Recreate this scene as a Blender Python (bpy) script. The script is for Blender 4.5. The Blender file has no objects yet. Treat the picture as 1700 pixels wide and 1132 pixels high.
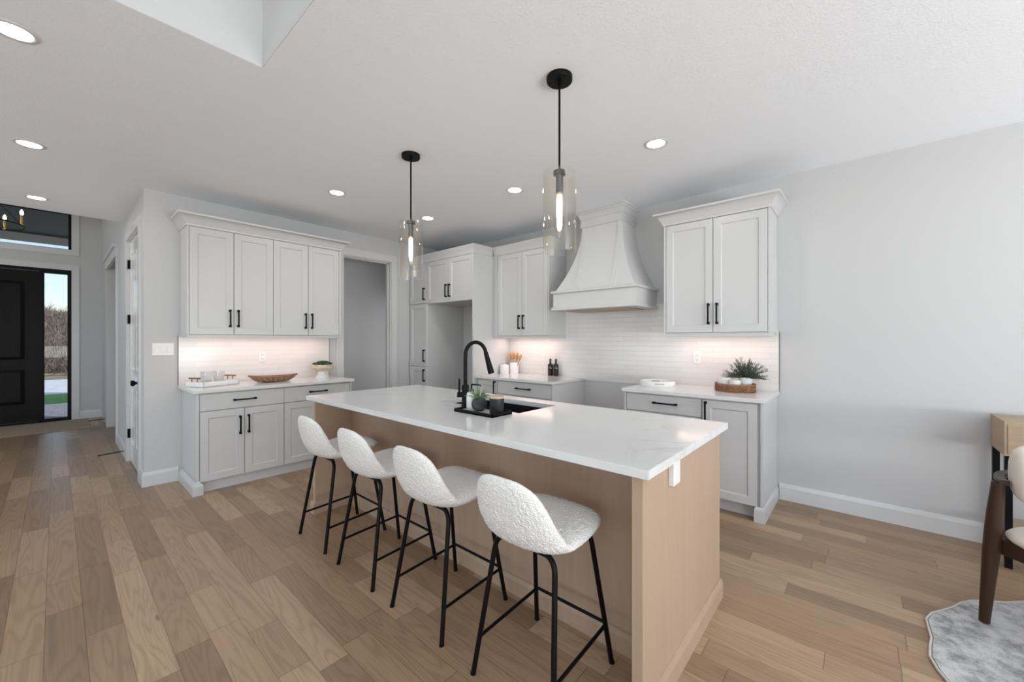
import bpy, bmesh, math, random
from mathutils import Vector, Matrix, noise
random.seed(7)
PI = math.pi
S = bpy.context.scene
COL = S.collection

# ------------------------------------------------------------------ camera
cd = bpy.data.cameras.new('camera'); cam = bpy.data.objects.new('camera', cd); COL.objects.link(cam)
H = 1.345; YAW = 0.72006; FPX = 663.5
cam.location = (0, 0, H)
cam.rotation_euler = (PI/2, 0, YAW)
cd.sensor_width = 36.0; cd.lens = 36.0*FPX/1700
cd.shift_y = -(566-565.3)/1700
cd.clip_start = 0.05; cd.clip_end = 300
S.camera = cam

# ------------------------------------------------------------------ view / world / lights
S.view_settings.view_transform = 'Standard'
S.view_settings.look = 'None'
S.view_settings.exposure = 0.28
S.view_settings.gamma = 1.0
w = bpy.data.worlds.new('world'); S.world = w; w.use_nodes = True
nt = w.node_tree; bg = nt.nodes['Background']
sky = nt.nodes.new('ShaderNodeTexSky'); sky.sky_type = 'NISHITA'
sky.sun_disc = False; sky.sun_elevation = math.radians(45); sky.sun_rotation = math.radians(0); sky.air_density = 1.0
nt.links.new(sky.outputs[0], bg.inputs[0]); bg.inputs[1].default_value = 0.20

def sun(energy, direction):
    l = bpy.data.lights.new('sun', 'SUN'); l.energy = energy; l.angle = 0.01
    o = bpy.data.objects.new('sun', l); COL.objects.link(o)
    o.rotation_euler = Vector(direction).to_track_quat('-Z', 'Y').to_euler()
sun(3.6, (-0.62, -0.58, -0.72))

def area(name, loc, direction, sx, sy, power, col=(1, 1, 1), spread=PI):
    l = bpy.data.lights.new(name, 'AREA'); l.shape = 'RECTANGLE'; l.size = sx; l.size_y = sy
    l.energy = power; l.color = col; l.spread = spread
    o = bpy.data.objects.new(name, l); COL.objects.link(o); o.location = loc
    o.rotation_euler = Vector(direction).to_track_quat('-Z', 'Y').to_euler()
    return o
# daylight through the patio doors (east), the living room windows (south) and the foyer windows, plus an added ceiling uplight
area('daylight_east', (4.15, 0.2, 1.35), (-1, 0, 0), 5.6, 2.2, 20, (0.95, 0.975, 1.0))
area('east_ceiling_uplight', (4.14, 0.2, 0.9), (-1, 0, 2.6), 5.6, 1.2, 330, (0.955, 0.98, 1.0))  # added lamp, tilted steeply up to brighten the ceiling
area('daylight_south', (0.9, -4.42, 1.5), (0, 1, 1.4), 5.4, 2.6, 92, (0.955, 0.98, 1.0))
area('daylight_hall', (-5.2, -4.42, 1.0), (0, 1, 2.0), 2.8, 1.4, 60, (0.955, 0.98, 1.0))
area('daylight_foyer', (-8.4, -4.42, 2.6), (0, 1, 0), 2.6, 3.0, 16, (0.95, 0.97, 1.0))

# ------------------------------------------------------------------ helpers
def tagd(o, label=None, cat=None, group=None, kind=None):
    if label: o['label'] = label
    if cat: o['category'] = cat
    if group: o['group'] = group
    if kind: o['kind'] = kind
    return o

def thing(name, label, cat, loc=(0, 0, 0), rz=0.0, group=None):
    o = bpy.data.objects.new(name, None); COL.objects.link(o)
    o.empty_display_size = 0.1
    o.location = loc; o.rotation_euler = (0, 0, rz)
    return tagd(o, label, cat, group)

class MB:
    def __init__(s): s.v = []; s.f = []
    def add(s, vs, fs):
        n = len(s.v); s.v += [tuple(p) for p in vs]; s.f += [tuple(i+n for i in f) for f in fs]; return s
    def box(s, x0, x1, y0, y1, z0, z1, b=0.0):
        if x0 > x1: x0, x1 = x1, x0
        if y0 > y1: y0, y1 = y1, y0
        if z0 > z1: z0, z1 = z1, z0
        if b <= 0:
            vs = [(x0,y0,z0),(x1,y0,z0),(x1,y1,z0),(x0,y1,z0),(x0,y0,z1),(x1,y0,z1),(x1,y1,z1),(x0,y1,z1)]
            return s.add(vs, [(0,3,2,1),(4,5,6,7),(0,1,5,4),(1,2,6,5),(2,3,7,6),(3,0,4,7)])
        bm = bmesh.new(); bmesh.ops.create_cube(bm, size=1)
        for v in bm.verts:
            v.co = Vector((x0+(v.co.x+.5)*(x1-x0), y0+(v.co.y+.5)*(y1-y0), z0+(v.co.z+.5)*(z1-z0)))
        b = min(b, .45*min(x1-x0, y1-y0, z1-z0))
        bmesh.ops.bevel(bm, geom=bm.edges[:], offset=b, segments=2, profile=0.5, affect='EDGES')
        return s.bm(bm)
    def bm(s, bm, M=None):
        bm.verts.index_update()
        s.add([(M @ v.co if M else v.co) for v in bm.verts], [[v.index for v in f.verts] for f in bm.faces]); bm.free(); return s
    def lathe(s, prof, c=(0, 0, 0), n=32, sx=1, sy=1, close=False):
        vs = []; fs = []; m = len(prof)
        for i in range(n):
            a = 2*PI*i/n
            for r, z in prof: vs.append((c[0]+r*math.cos(a)*sx, c[1]+r*math.sin(a)*sy, c[2]+z))
        for i in range(n):
            j = (i+1) % n
            for k in range(m if close else m-1):
                l = (k+1) % m
                fs.append((i*m+k, j*m+k, j*m+l, i*m+l))
        return s.add(vs, fs)
    def tube(s, pts, r, n=10, caps=True):
        pts = [Vector(p) for p in pts]; m = len(pts)
        rs = r if isinstance(r, (list, tuple)) else [r]*m
        vs = []; fs = []
        t0 = (pts[1]-pts[0]).normalized()
        up = Vector((0, 0, 1)) if abs(t0.z) < .9 else Vector((1, 0, 0))
        nrm = t0.cross(up).normalized()
        for i, p in enumerate(pts):
            t = (pts[min(i+1, m-1)]-pts[max(i-1, 0)]).normalized()
            nrm = (nrm - t*nrm.dot(t)).normalized(); bi = t.cross(nrm)
            for k in range(n):
                a = 2*PI*k/n; vs.append(p+(nrm*math.cos(a)+bi*math.sin(a))*rs[i])
        for i in range(m-1):
            for k in range(n):
                l = (k+1) % n
                fs.append((i*n+k, i*n+l, (i+1)*n+l, (i+1)*n+k))
        if caps: fs += [tuple(range(n-1, -1, -1)), tuple((m-1)*n+k for k in range(n))]
        return s.add(vs, fs)
    def sweep(s, path, prof, closed=False):
        # sweep a profile of (out, z) along a plan polyline; 'out' is to the right of travel, corners mitred
        P = [Vector((p[0], p[1])) for p in path]; m = len(P); k = len(prof); vs = []
        for i, p in enumerate(P):
            d0 = (P[i]-P[i-1]).normalized() if i > 0 else None
            d1 = (P[i+1]-P[i]).normalized() if i < m-1 else None
            if d0 is None: d0 = d1
            if d1 is None: d1 = d0
            n0 = Vector((d0.y, -d0.x)); n1 = Vector((d1.y, -d1.x))
            b = (n0+n1).normalized(); sc = 1/max(.2, b.dot(n0))
            for o, z in prof: vs.append((p.x+b.x*o*sc, p.y+b.y*o*sc, z))
        fs = []
        for i in range(m-1):
            for a in range(k):
                c = (a+1) % k
                fs.append((i*k+a, (i+1)*k+a, (i+1)*k+c, i*k+c))
        fs += [tuple(range(k)), tuple((m-1)*k+a for a in range(k-1, -1, -1))]
        return s.add(vs, fs)
    def build(s, name, mat, parent=None, smooth=None, loc=None, rot=None):
        me = bpy.data.meshes.new(name); me.from_pydata(s.v, [], s.f); me.validate()
        bm = bmesh.new(); bm.from_mesh(me); bmesh.ops.recalc_face_normals(bm, faces=bm.faces); bm.to_mesh(me); bm.free()
        if smooth is not None:
            me.shade_smooth(); me.set_sharp_from_angle(angle=math.radians(smooth))
        me.materials.append(mat)
        o = bpy.data.objects.new(name, me); COL.objects.link(o)
        if parent: o.parent = parent
        if loc: o.location = loc
        if rot: o.rotation_euler = rot
        return o

def copy_tree(o, parent=None):
    c = o.copy(); COL.objects.link(c)
    if parent: c.parent = parent
    for ch in list(o.children): copy_tree(ch, c)
    return c

# ------------------------------------------------------------------ materials
def newmat(name):
    m = bpy.data.materials.new(name); m.use_nodes = True
    return m, m.node_tree, m.node_tree.nodes['Principled BSDF']
def N(nt, t, **kw):
    n = nt.nodes.new(t)
    for k, v in kw.items(): setattr(n, k, v)
    return n
def simple(name, col, rough=.5, metal=0, bump=0, bscale=200, spec=.5, coat=0):
    m, nt, p = newmat(name)
    p.inputs['Base Color'].default_value = (*col, 1); p.inputs['Roughness'].default_value = rough
    p.inputs['Metallic'].default_value = metal; p.inputs['Specular IOR Level'].default_value = spec
    if coat: p.inputs['Coat Weight'].default_value = coat; p.inputs['Coat Roughness'].default_value = .1
    tc = N(nt, 'ShaderNodeTexCoord')
    nz = N(nt, 'ShaderNodeTexNoise'); nz.inputs['Scale'].default_value = bscale; nz.inputs['Detail'].default_value = 3
    nt.links.new(tc.outputs['Object'], nz.inputs['Vector'])
    if bump:
        b = N(nt, 'ShaderNodeBump'); b.inputs['Strength'].default_value = bump; b.inputs['Distance'].default_value = .002
        nt.links.new(nz.outputs['Fac'], b.inputs['Height']); nt.links.new(b.outputs[0], p.inputs['Normal'])
    else:
        mr = N(nt, 'ShaderNodeMapRange'); mr.inputs['To Min'].default_value = max(0, rough-.03); mr.inputs['To Max'].default_value = min(1, rough+.03)
        nt.links.new(nz.outputs['Fac'], mr.inputs['Value']); nt.links.new(mr.outputs[0], p.inputs['Roughness'])
    return m
def emit(name, col, strength):
    m = bpy.data.materials.new(name); m.use_nodes = True; nt = m.node_tree
    nt.nodes.remove(nt.nodes['Principled BSDF'])
    e = N(nt, 'ShaderNodeEmission'); e.inputs[0].default_value = (*col, 1); e.inputs[1].default_value = strength
    nt.links.new(e.outputs[0], nt.nodes['Material Output'].inputs[0]); return m
def thin_glass(name, tint, refl=1.0, ior=1.45):
    m = bpy.data.materials.new(name); m.use_nodes = True; nt = m.node_tree
    nt.nodes.remove(nt.nodes['Principled BSDF'])
    ge = N(nt, 'ShaderNodeNewGeometry'); dt = N(nt, 'ShaderNodeVectorMath', operation='DOT_PRODUCT')
    nt.links.new(ge.outputs['Normal'], dt.inputs[0]); nt.links.new(ge.outputs['Incoming'], dt.inputs[1])
    ab = N(nt, 'ShaderNodeMath', operation='ABSOLUTE'); nt.links.new(dt.outputs['Value'], ab.inputs[0])
    om = N(nt, 'ShaderNodeMath', operation='SUBTRACT'); om.inputs[0].default_value = 1; nt.links.new(ab.outputs[0], om.inputs[1])
    pw = N(nt, 'ShaderNodeMath', operation='POWER'); pw.inputs[1].default_value = 5; nt.links.new(om.outputs[0], pw.inputs[0])
    fr = N(nt, 'ShaderNodeMath', operation='MULTIPLY_ADD'); fr.inputs[1].default_value = .75; fr.inputs[2].default_value = .045; nt.links.new(pw.outputs[0], fr.inputs[0])
    tr = N(nt, 'ShaderNodeBsdfTransparent'); tr.inputs[0].default_value = (*tint, 1)
    gl = N(nt, 'ShaderNodeBsdfGlossy'); gl.inputs['Roughness'].default_value = .02; gl.inputs[0].default_value = (refl, refl, refl, 1)
    mx = N(nt, 'ShaderNodeMixShader')
    nt.links.new(fr.outputs[0], mx.inputs[0]); nt.links.new(tr.outputs[0], mx.inputs[1]); nt.links.new(gl.outputs[0], mx.inputs[2])
    nt.links.new(mx.outputs[0], nt.nodes['Material Output'].inputs[0]); return m

def wood(name, c1, c2, axis='Z', rough=.45, scale=1.0, contrast=1.0):
    m, nt, p = newmat(name)
    tc = N(nt, 'ShaderNodeTexCoord'); mp = N(nt, 'ShaderNodeMapping')
    st = {'X': (.6, 9, 9), 'Y': (9, .6, 9), 'Z': (9, 9, .6)}[axis]
    mp.inputs['Scale'].default_value = tuple(a*scale for a in st)
    nt.links.new(tc.outputs['Object'], mp.inputs[0])
    n1 = N(nt, 'ShaderNodeTexNoise'); n1.inputs['Scale'].default_value = 1.0; n1.inputs['Detail'].default_value = 4; n1.inputs['Distortion'].default_value = .6
    nt.links.new(mp.outputs[0], n1.inputs['Vector'])
    n2 = N(nt, 'ShaderNodeTexNoise'); n2.inputs['Scale'].default_value = 9; n2.inputs['Detail'].default_value = 5
    nt.links.new(mp.outputs[0], n2.inputs['Vector'])
    mx = N(nt, 'ShaderNodeMath', operation='MULTIPLY_ADD'); mx.inputs[1].default_value = .35
    nt.links.new(n2.outputs['Fac'], mx.inputs[0])
    ad = N(nt, 'ShaderNodeMath', operation='MULTIPLY'); ad.inputs[1].default_value = .65
    nt.links.new(n1.outputs['Fac'], ad.inputs[0]); nt.links.new(ad.outputs[0], mx.inputs[2])
    cr = N(nt, 'ShaderNodeValToRGB')
    cr.color_ramp.elements[0].position = .5-.2/contrast; cr.color_ramp.elements[0].color = (*c2, 1)
    cr.color_ramp.elements[1].position = .5+.2/contrast; cr.color_ramp.elements[1].color = (*c1, 1)
    nt.links.new(mx.outputs[0], cr.inputs[0]); nt.links.new(cr.outputs[0], p.inputs['Base Color'])
    b = N(nt, 'ShaderNodeBump'); b.inputs['Strength'].default_value = .12; b.inputs['Distance'].default_value = .001
    nt.links.new(n2.outputs['Fac'], b.inputs['Height']); nt.links.new(b.outputs[0], p.inputs['Normal'])
    p.inputs['Roughness'].default_value = rough
    return m

def floor_mat():
    m, nt, p = newmat('oak_planks'); L = nt.links.new
    def M(op, a, b=None, c=None):
        n = N(nt, 'ShaderNodeMath', operation=op)
        for i, x in enumerate((a, b, c)):
            if x is None: continue
            if isinstance(x, (int, float)): n.inputs[i].default_value = x
            else: L(x, n.inputs[i])
        return n.outputs[0]
    tc = N(nt, 'ShaderNodeTexCoord'); sp = N(nt, 'ShaderNodeSeparateXYZ'); L(tc.outputs['Object'], sp.inputs[0])
    W = .1235; LEN = 1.75
    yr = M('DIVIDE', M('ADD', sp.outputs[1], 12.35*4-.088+.1235*5), W); row = M('FLOOR', yr); fy = M('FRACT', yr)
    wn = N(nt, 'ShaderNodeTexWhiteNoise', noise_dimensions='1D'); L(row, wn.inputs['W'])
    xr = M('ADD', M('DIVIDE', sp.outputs[0], LEN), M('MULTIPLY', wn.outputs['Value'], 7.3))
    # two plank lengths per period for irregular joints
    col0 = M('FLOOR', xr); fx0 = M('FRACT', xr)
    cutn = N(nt, 'ShaderNodeTexWhiteNoise', noise_dimensions='2D')
    cv = N(nt, 'ShaderNodeCombineXYZ'); L(row, cv.inputs[0]); L(col0, cv.inputs[1]); L(cv.outputs[0], cutn.inputs['Vector'])
    cut = M('MULTIPLY_ADD', cutn.outputs['Value'], .5, .3)
    half = M('GREATER_THAN', fx0, cut)
    col = M('MULTIPLY_ADD', half, .37, col0)
    idv = N(nt, 'ShaderNodeCombineXYZ'); L(row, idv.inputs[0]); L(col, idv.inputs[1])
    idn = N(nt, 'ShaderNodeTexWhiteNoise', noise_dimensions='2D'); L(idv.outputs[0], idn.inputs['Vector'])
    ids = N(nt, 'ShaderNodeSeparateColor'); L(idn.outputs['Color'], ids.inputs[0])
    # seams
    ey = M('MINIMUM', fy, M('SUBTRACT', 1.0, fy)); seam_y = M('LESS_THAN', ey, .011)
    dx = M('MINIMUM', M('MINIMUM', fx0, M('SUBTRACT', 1.0, fx0)), M('ABSOLUTE', M('SUBTRACT', fx0, cut)))
    seam_x = M('LESS_THAN', dx, .0011)
    seam = M('MAXIMUM', seam_y, seam_x)
    # grain
    gx = M('ADD', M('MULTIPLY', sp.outputs[0], .75), M('MULTIPLY', ids.outputs[0], 91.0))
    gy = M('ADD', M('MULTIPLY', sp.outputs[1], 9.0), M('MULTIPLY', ids.outputs[1], 57.0))
    gv = N(nt, 'ShaderNodeCombineXYZ'); L(gx, gv.inputs[0]); L(gy, gv.inputs[1])
    g1 = N(nt, 'ShaderNodeTexNoise'); g1.inputs['Scale'].default_value = .8; g1.inputs['Detail'].default_value = 2; g1.inputs['Distortion'].default_value = .35
    L(gv.outputs[0], g1.inputs['Vector'])
    rings = M('MULTIPLY_ADD', M('SINE', M('MULTIPLY', g1.outputs['Fac'], 105.0)), .5, .5)
    rings = M('POWER', rings, 3.0)
    fv = N(nt, 'ShaderNodeCombineXYZ'); L(M('MULTIPLY', gx, 3.0), fv.inputs[0]); L(M('MULTIPLY', gy, 14.0), fv.inputs[1])
    g2 = N(nt, 'ShaderNodeTexNoise'); g2.inputs['Scale'].default_value = 1.0; g2.inputs['Detail'].default_value = 5
    L(fv.outputs[0], g2.inputs['Vector'])
    # broad cloud
    g3 = N(nt, 'ShaderNodeTexNoise'); g3.inputs['Scale'].default_value = 1.3; g3.inputs['Detail'].default_value = 2
    L(gv.outputs[0], g3.inputs['Vector'])
    cr = N(nt, 'ShaderNodeValToRGB')
    e = cr.color_ramp.elements
    e[0].position = 0; e[0].color = FL[0]; e[1].position = 1; e[1].color = FL[3]
    for pos, c in ((.35, FL[1]), (.7, FL[2])):
        x = e.new(pos); x.color = c
    L(M('MULTIPLY_ADD', M('SUBTRACT', g3.outputs['Fac'], .5), .35, ids.outputs[2]), cr.inputs[0])
    dark = M('SUBTRACT', 1.0, M('MULTIPLY', rings, .17))
    dark = M('MULTIPLY', dark, M('MULTIPLY_ADD', g2.outputs['Fac'], .32, .84))
    # knots
    vo = N(nt, 'ShaderNodeTexVoronoi'); vo.inputs['Scale'].default_value = 1.0
    kv = N(nt, 'ShaderNodeCombineXYZ'); L(M('MULTIPLY', gx, 2.4), kv.inputs[0]); L(M('MULTIPLY', gy, .85), kv.inputs[1]); L(kv.outputs[0], vo.inputs['Vector'])
    mr = N(nt, 'ShaderNodeMapRange'); mr.interpolation_type = 'SMOOTHSTEP'
    mr.inputs['From Min'].default_value = .02; mr.inputs['From Max'].default_value = .085; mr.inputs['To Min'].default_value = .5; mr.inputs['To Max'].default_value = 1.0
    L(vo.outputs['Distance'], mr.inputs['Value'])
    dark = M('MULTIPLY', dark, mr.outputs[0])
    dark = M('MULTIPLY', dark, M('SUBTRACT', 1.0, M('MULTIPLY', seam, .45)))
    vm = N(nt, 'ShaderNodeVectorMath', operation='SCALE'); L(cr.outputs[0], vm.inputs[0]); L(dark, vm.inputs['Scale'])
    L(vm.outputs[0], p.inputs['Base Color'])
    p.inputs['Roughness'].default_value = .34; p.inputs['Specular IOR Level'].default_value = .45
    b = N(nt, 'ShaderNodeBump'); b.inputs['Strength'].default_value = .25; b.inputs['Distance'].default_value = .0015
    L(M('SUBTRACT', M('MULTIPLY', g2.outputs['Fac'], .3), M('ADD', seam, M('MULTIPLY', rings, .12))), b.inputs['Height']); L(b.outputs[0], p.inputs['Normal'])
    return m
FL = [(.260, .172, .104, 1), (.325, .214, .130, 1), (.368, .246, .150, 1), (.450, .316, .202, 1)]

def tile_mat(name, axes):
    m, nt, p = newmat(name); L = nt.links.new
    tc = N(nt, 'ShaderNodeTexCoord'); sp = N(nt, 'ShaderNodeSeparateXYZ'); L(tc.outputs['Object'], sp.inputs[0])
    cb = N(nt, 'ShaderNodeCombineXYZ'); L(sp.outputs[axes[0]], cb.inputs[0]); L(sp.outputs[2], cb.inputs[1])
    br = N(nt, 'ShaderNodeTexBrick'); L(cb.outputs[0], br.inputs['Vector'])
    br.inputs['Scale'].default_value = 1.0; br.inputs['Brick Width'].default_value = .30; br.inputs['Row Height'].default_value = .0515
    br.inputs['Mortar Size'].default_value = .0013; br.inputs['Mortar Smooth'].default_value = .3; br.offset = .5
    br.inputs['Color1'].default_value = (.75, .74, .73, 1); br.inputs['Color2'].default_value = (.71, .70, .69, 1); br.inputs['Mortar'].default_value = (.62, .61, .60, 1)
    L(br.outputs['Color'], p.inputs['Base Color'])
    nz = N(nt, 'ShaderNodeTexNoise'); nz.inputs['Scale'].default_value = 26; nz.inputs['Detail'].default_value = 2
    L(tc.outputs['Object'], nz.inputs['Vector'])
    ma = N(nt, 'ShaderNodeMath', operation='MULTIPLY_ADD'); ma.inputs[1].default_value = .25
    inv = N(nt, 'ShaderNodeMath', operation='SUBTRACT'); inv.inputs[0].default_value = 1; L(br.outputs['Fac'], inv.inputs[1])
    L(nz.outputs['Fac'], ma.inputs[0]); L(inv.outputs[0], ma.inputs[2])
    b = N(nt, 'ShaderNodeBump'); b.inputs['Strength'].default_value = .45; b.inputs['Distance'].default_value = .003
    L(ma.outputs[0], b.inputs['Height']); L(b.outputs[0], p.inputs['Normal'])
    p.inputs['Roughness'].default_value = .16
    return m

def quartz_mat():
    m, nt, p = newmat('white_quartz'); L = nt.links.new
    tc = N(nt, 'ShaderNodeTexCoord')
    n0 = N(nt, 'ShaderNodeTexNoise'); n0.inputs['Scale'].default_value = 1.6; n0.inputs['Detail'].default_value = 5; n0.inputs['Distortion'].default_value = 1.2
    L(tc.outputs['Object'], n0.inputs['Vector'])
    a = N(nt, 'ShaderNodeMath', operation='SUBTRACT'); a.inputs[1].default_value = .5; L(n0.outputs['Fac'], a.inputs[0])
    ab = N(nt, 'ShaderNodeMath', operation='ABSOLUTE'); L(a.outputs[0], ab.inputs[0])
    n1 = N(nt, 'ShaderNodeTexNoise'); n1.inputs['Scale'].default_value = .9; n1.inputs['Detail'].default_value = 1; L(tc.outputs['Object'], n1.inputs['Vector'])
    mr = N(nt, 'ShaderNodeMapRange'); mr.inputs['From Min'].default_value = 0; mr.inputs['From Max'].default_value = .012; mr.inputs['To Min'].default_value = 1; mr.inputs['To Max'].default_value = 0
    L(ab.outputs[0], mr.inputs['Value'])
    ms = N(nt, 'ShaderNodeMapRange'); ms.inputs['From Min'].default_value = .48; ms.inputs['From Max'].default_value = .68; ms.inputs['To Min'].default_value = 0; ms.inputs['To Max'].default_value = .55
    L(n1.outputs['Fac'], ms.inputs['Value'])
    mu = N(nt, 'ShaderNodeMath', operation='MULTIPLY'); L(mr.outputs[0], mu.inputs[0]); L(ms.outputs[0], mu.inputs[1])
    mx = N(nt, 'ShaderNodeMix', data_type='RGBA'); mx.inputs['A'].default_value = (.72, .72, .715, 1); mx.inputs['B'].default_value = (.52, .49, .46, 1)
    L(mu.outputs[0], mx.inputs['Factor']); L(mx.outputs['Result'], p.inputs['Base Color'])
    p.inputs['Roughness'].default_value = .11
    return m

def boucle_mat():
    m, nt, p = newmat('boucle_fabric'); L = nt.links.new
    tc = N(nt, 'ShaderNodeTexCoord')
    v = N(nt, 'ShaderNodeTexVoronoi'); v.inputs['Scale'].default_value = 175; L(tc.outputs['Object'], v.inputs['Vector'])
    n = N(nt, 'ShaderNodeTexNoise'); n.inputs['Scale'].default_value = 260; n.inputs['Detail'].default_value = 2; L(tc.outputs['Object'], n.inputs['Vector'])
    v.feature = 'SMOOTH_F1'; v.inputs['Smoothness'].default_value = .35
    a0 = N(nt, 'ShaderNodeMath', operation='MULTIPLY'); a0.inputs[1].default_value = .25; L(n.outputs['Fac'], a0.inputs[0])
    a = N(nt, 'ShaderNodeMath', operation='SUBTRACT'); L(a0.outputs[0], a.inputs[0]); L(v.outputs['Distance'], a.inputs[1])
    b = N(nt, 'ShaderNodeBump'); b.inputs['Strength'].default_value = .7; b.inputs['Distance'].default_value = .006
    L(a.outputs[0], b.inputs['Height']); L(b.outputs[0], p.inputs['Normal'])
    p.inputs['Base Color'].default_value = (.83, .815, .79, 1)
    p.inputs['Roughness'].default_value = 1.0; p.inputs['Specular IOR Level'].default_value = .02
    return m

def rug_mat():
    m, nt, p = newmat('grey_rug'); L = nt.links.new
    tc = N(nt, 'ShaderNodeTexCoord')
    n = N(nt, 'ShaderNodeTexNoise'); n.inputs['Scale'].default_value = 26; n.inputs['Detail'].default_value = 10; n.inputs['Roughness'].default_value = .82; L(tc.outputs['Object'], n.inputs['Vector'])
    v = N(nt, 'ShaderNodeTexVoronoi'); v.inputs['Scale'].default_value = 9; L(tc.outputs['Object'], v.inputs['Vector'])
    a = N(nt, 'ShaderNodeMath', operation='MULTIPLY_ADD'); a.inputs[1].default_value = .25; L(v.outputs['Distance'], a.inputs[0]); L(n.outputs['Fac'], a.inputs[2])
    cr = N(nt, 'ShaderNodeValToRGB'); e = cr.color_ramp.elements
    e[0].position = .48; e[0].color = (.23, .23, .235, 1); e[1].position = .70; e[1].color = (.56, .56, .555, 1)
    L(a.outputs[0], cr.inputs[0]); L(cr.outputs[0], p.inputs['Base Color'])
    f = N(nt, 'ShaderNodeTexNoise'); f.inputs['Scale'].default_value = 260; L(tc.outputs['Object'], f.inputs['Vector'])
    b = N(nt, 'ShaderNodeBump'); b.inputs['Strength'].default_value = .6; b.inputs['Distance'].default_value = .004
    L(f.outputs['Fac'], b.inputs['Height']); L(b.outputs[0], p.inputs['Normal'])
    p.inputs['Roughness'].default_value = .95; return m

def noise_col(name, c1, c2, scale, rough=.8, bump=.3):
    m, nt, p = newmat(name); L = nt.links.new
    tc = N(nt, 'ShaderNodeTexCoord')
    n = N(nt, 'ShaderNodeTexNoise'); n.inputs['Scale'].default_value = scale; n.inputs['Detail'].default_value = 5; L(tc.outputs['Object'], n.inputs['Vector'])
    cr = N(nt, 'ShaderNodeValToRGB'); e = cr.color_ramp.elements
    e[0].position = .35; e[0].color = (*c1, 1); e[1].position = .65; e[1].color = (*c2, 1)
    L(n.outputs['Fac'], cr.inputs[0]); L(cr.outputs[0], p.inputs['Base Color']); p.inputs['Roughness'].default_value = rough
    b = N(nt, 'ShaderNodeBump'); b.inputs['Strength'].default_value = bump; b.inputs['Distance'].default_value = .01
    L(n.outputs['Fac'], b.inputs['Height']); L(b.outputs[0], p.inputs['Normal']); return m

M_wall = simple('wall_paint', (.560, .562, .566), .55, bump=.05, bscale=300, spec=.3)
M_ceil = simple('ceiling_paint', (.88, .905, .935), .9, bump=1.0, bscale=85, spec=.1)
M_trim = simple('trim_paint', (.64, .642, .646), .3)
M_cab = simple('cabinet_paint', (.595, .597, .60), .32)
M_door = simple('gloss_door_paint', (.76, .76, .76), .12)
M_hood = simple('hood_paint', (.61, .612, .615), .35)
M_floor = floor_mat()
M_tileX = tile_mat('subway_tile_north', (0,)); M_tileY = tile_mat('subway_tile_west', (1,))
M_quartz = quartz_mat()
M_black = simple('black_metal', (.004, .004, .0042), .42, spec=.14)
M_blackdoor = wood('black_door_stain', (.0075, .007, .0065), (.0035, .0033, .003), 'Z', .4)
M_blackdoor.node_tree.nodes['Principled BSDF'].inputs['Specular IOR Level'].default_value = .12
M_island = wood('island_oak', (.49, .355, .255), (.41, .288, .20), 'Z', .42, .7, .8)
M_console = wood('console_oak', (.46, .34, .235), (.34, .245, .165), 'X', .5, 1.6)
M_walnut = wood('walnut', (.055, .027, .015), (.028, .014, .008), 'Z', .4, 1.5)
M_walnut.node_tree.nodes['Principled BSDF'].inputs['Specular IOR Level'].default_value = .25
M_spoon = wood('spoon_wood', (.52, .30, .13), (.40, .21, .085), 'Z', .5, 2)
M_handlewood = wood('handle_wood', (.30, .15, .07), (.2, .1, .045), 'Y', .5, 2)
M_boucle = boucle_mat()
M_cream = simple('cream_upholstery', (.66, .61, .55), .85, bump=.3, bscale=400, spec=.2)
M_rug = rug_mat(); M_rugedge = simple('rug_binding', (.55, .52, .47), .9)
M_steel = simple('stainless', (.55, .55, .55), .28, metal=1)
M_smoke = thin_glass('smoked_glass', (.972, .955, .928), 1.0)
M_clear = thin_glass('clear_glass', (.96, .965, .97), .8)
M_pane = thin_glass('window_glass', (.97, .975, .98), .12)
M_bulb = emit('bulb_glow', (1, .86, .64), 22)
M_fil = emit('bulb_core', (1, .93, .8), 40)
M_can = emit('downlight_glow', (1, .975, .945), 27)
M_strip = emit('under_cabinet_glow', (1, .78, .68), 4)
M_candle = emit('candle_bulb_glow', (1, .80, .52), 26)
M_brass = simple('brass', (.62, .40, .14), .3, metal=.9)
M_white = simple('white_ceramic', (.82, .82, .81), .25)
M_plastic = simple('white_plastic', (.80, .80, .79), .3)
M_dark = simple('dark_slot', (.03, .03, .03), .6)
M_sink = simple('black_sink', (.006, .006, .006), .5, spec=.25)
M_darkpot = noise_col('dark_stone', (.02, .02, .022), (.06, .06, .062), 30, .75)
M_leaf = noise_col('air_plant_leaf', (.10, .17, .09), (.24, .32, .18), 60, .6, 0)
M_rosemary = noise_col('rosemary_leaf', (.045, .075, .055), (.14, .19, .14), 50, .6, 0)
M_succ = noise_col('succulent_leaf', (.025, .05, .022), (.09, .13, .055), 60, .5, 0)
M_bead = noise_col('wooden_beads', (.52, .42, .30), (.68, .59, .46), 40, .7, .2)
M_wicker = noise_col('wicker', (.17, .07, .03), (.36, .18, .085), 90, .65, .6)
M_wicker2 = noise_col('pale_wicker', (.22, .15, .105), (.42, .32, .24), 90, .65, .6)
M_bottle = simple('dark_bottle_glass', (.012, .008, .006), .08)
M_wax = simple('white_wax', (.8, .78, .74), .5)
M_book = simple('grey_green_cloth', (.28, .30, .26), .9, bump=.3)
M_soffit = wood('dark_soffit', (.06, .06, .062), (.028, .028, .03), 'Y', .6, 1)
M_grass = noise_col('lawn', (.06, .20, .025), (.13, .33, .05), 30, .9)
M_conc = noise_col('driveway', (.42, .42, .43), (.55, .55, .56), 6, .9)
M_dirt = noise_col('dry_ground', (.12, .10, .055), (.24, .20, .12), 3, .95)
M_brush = noise_col('dry_brush', (.07, .052, .04), (.26, .20, .155), 4, .95, 0)
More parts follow.
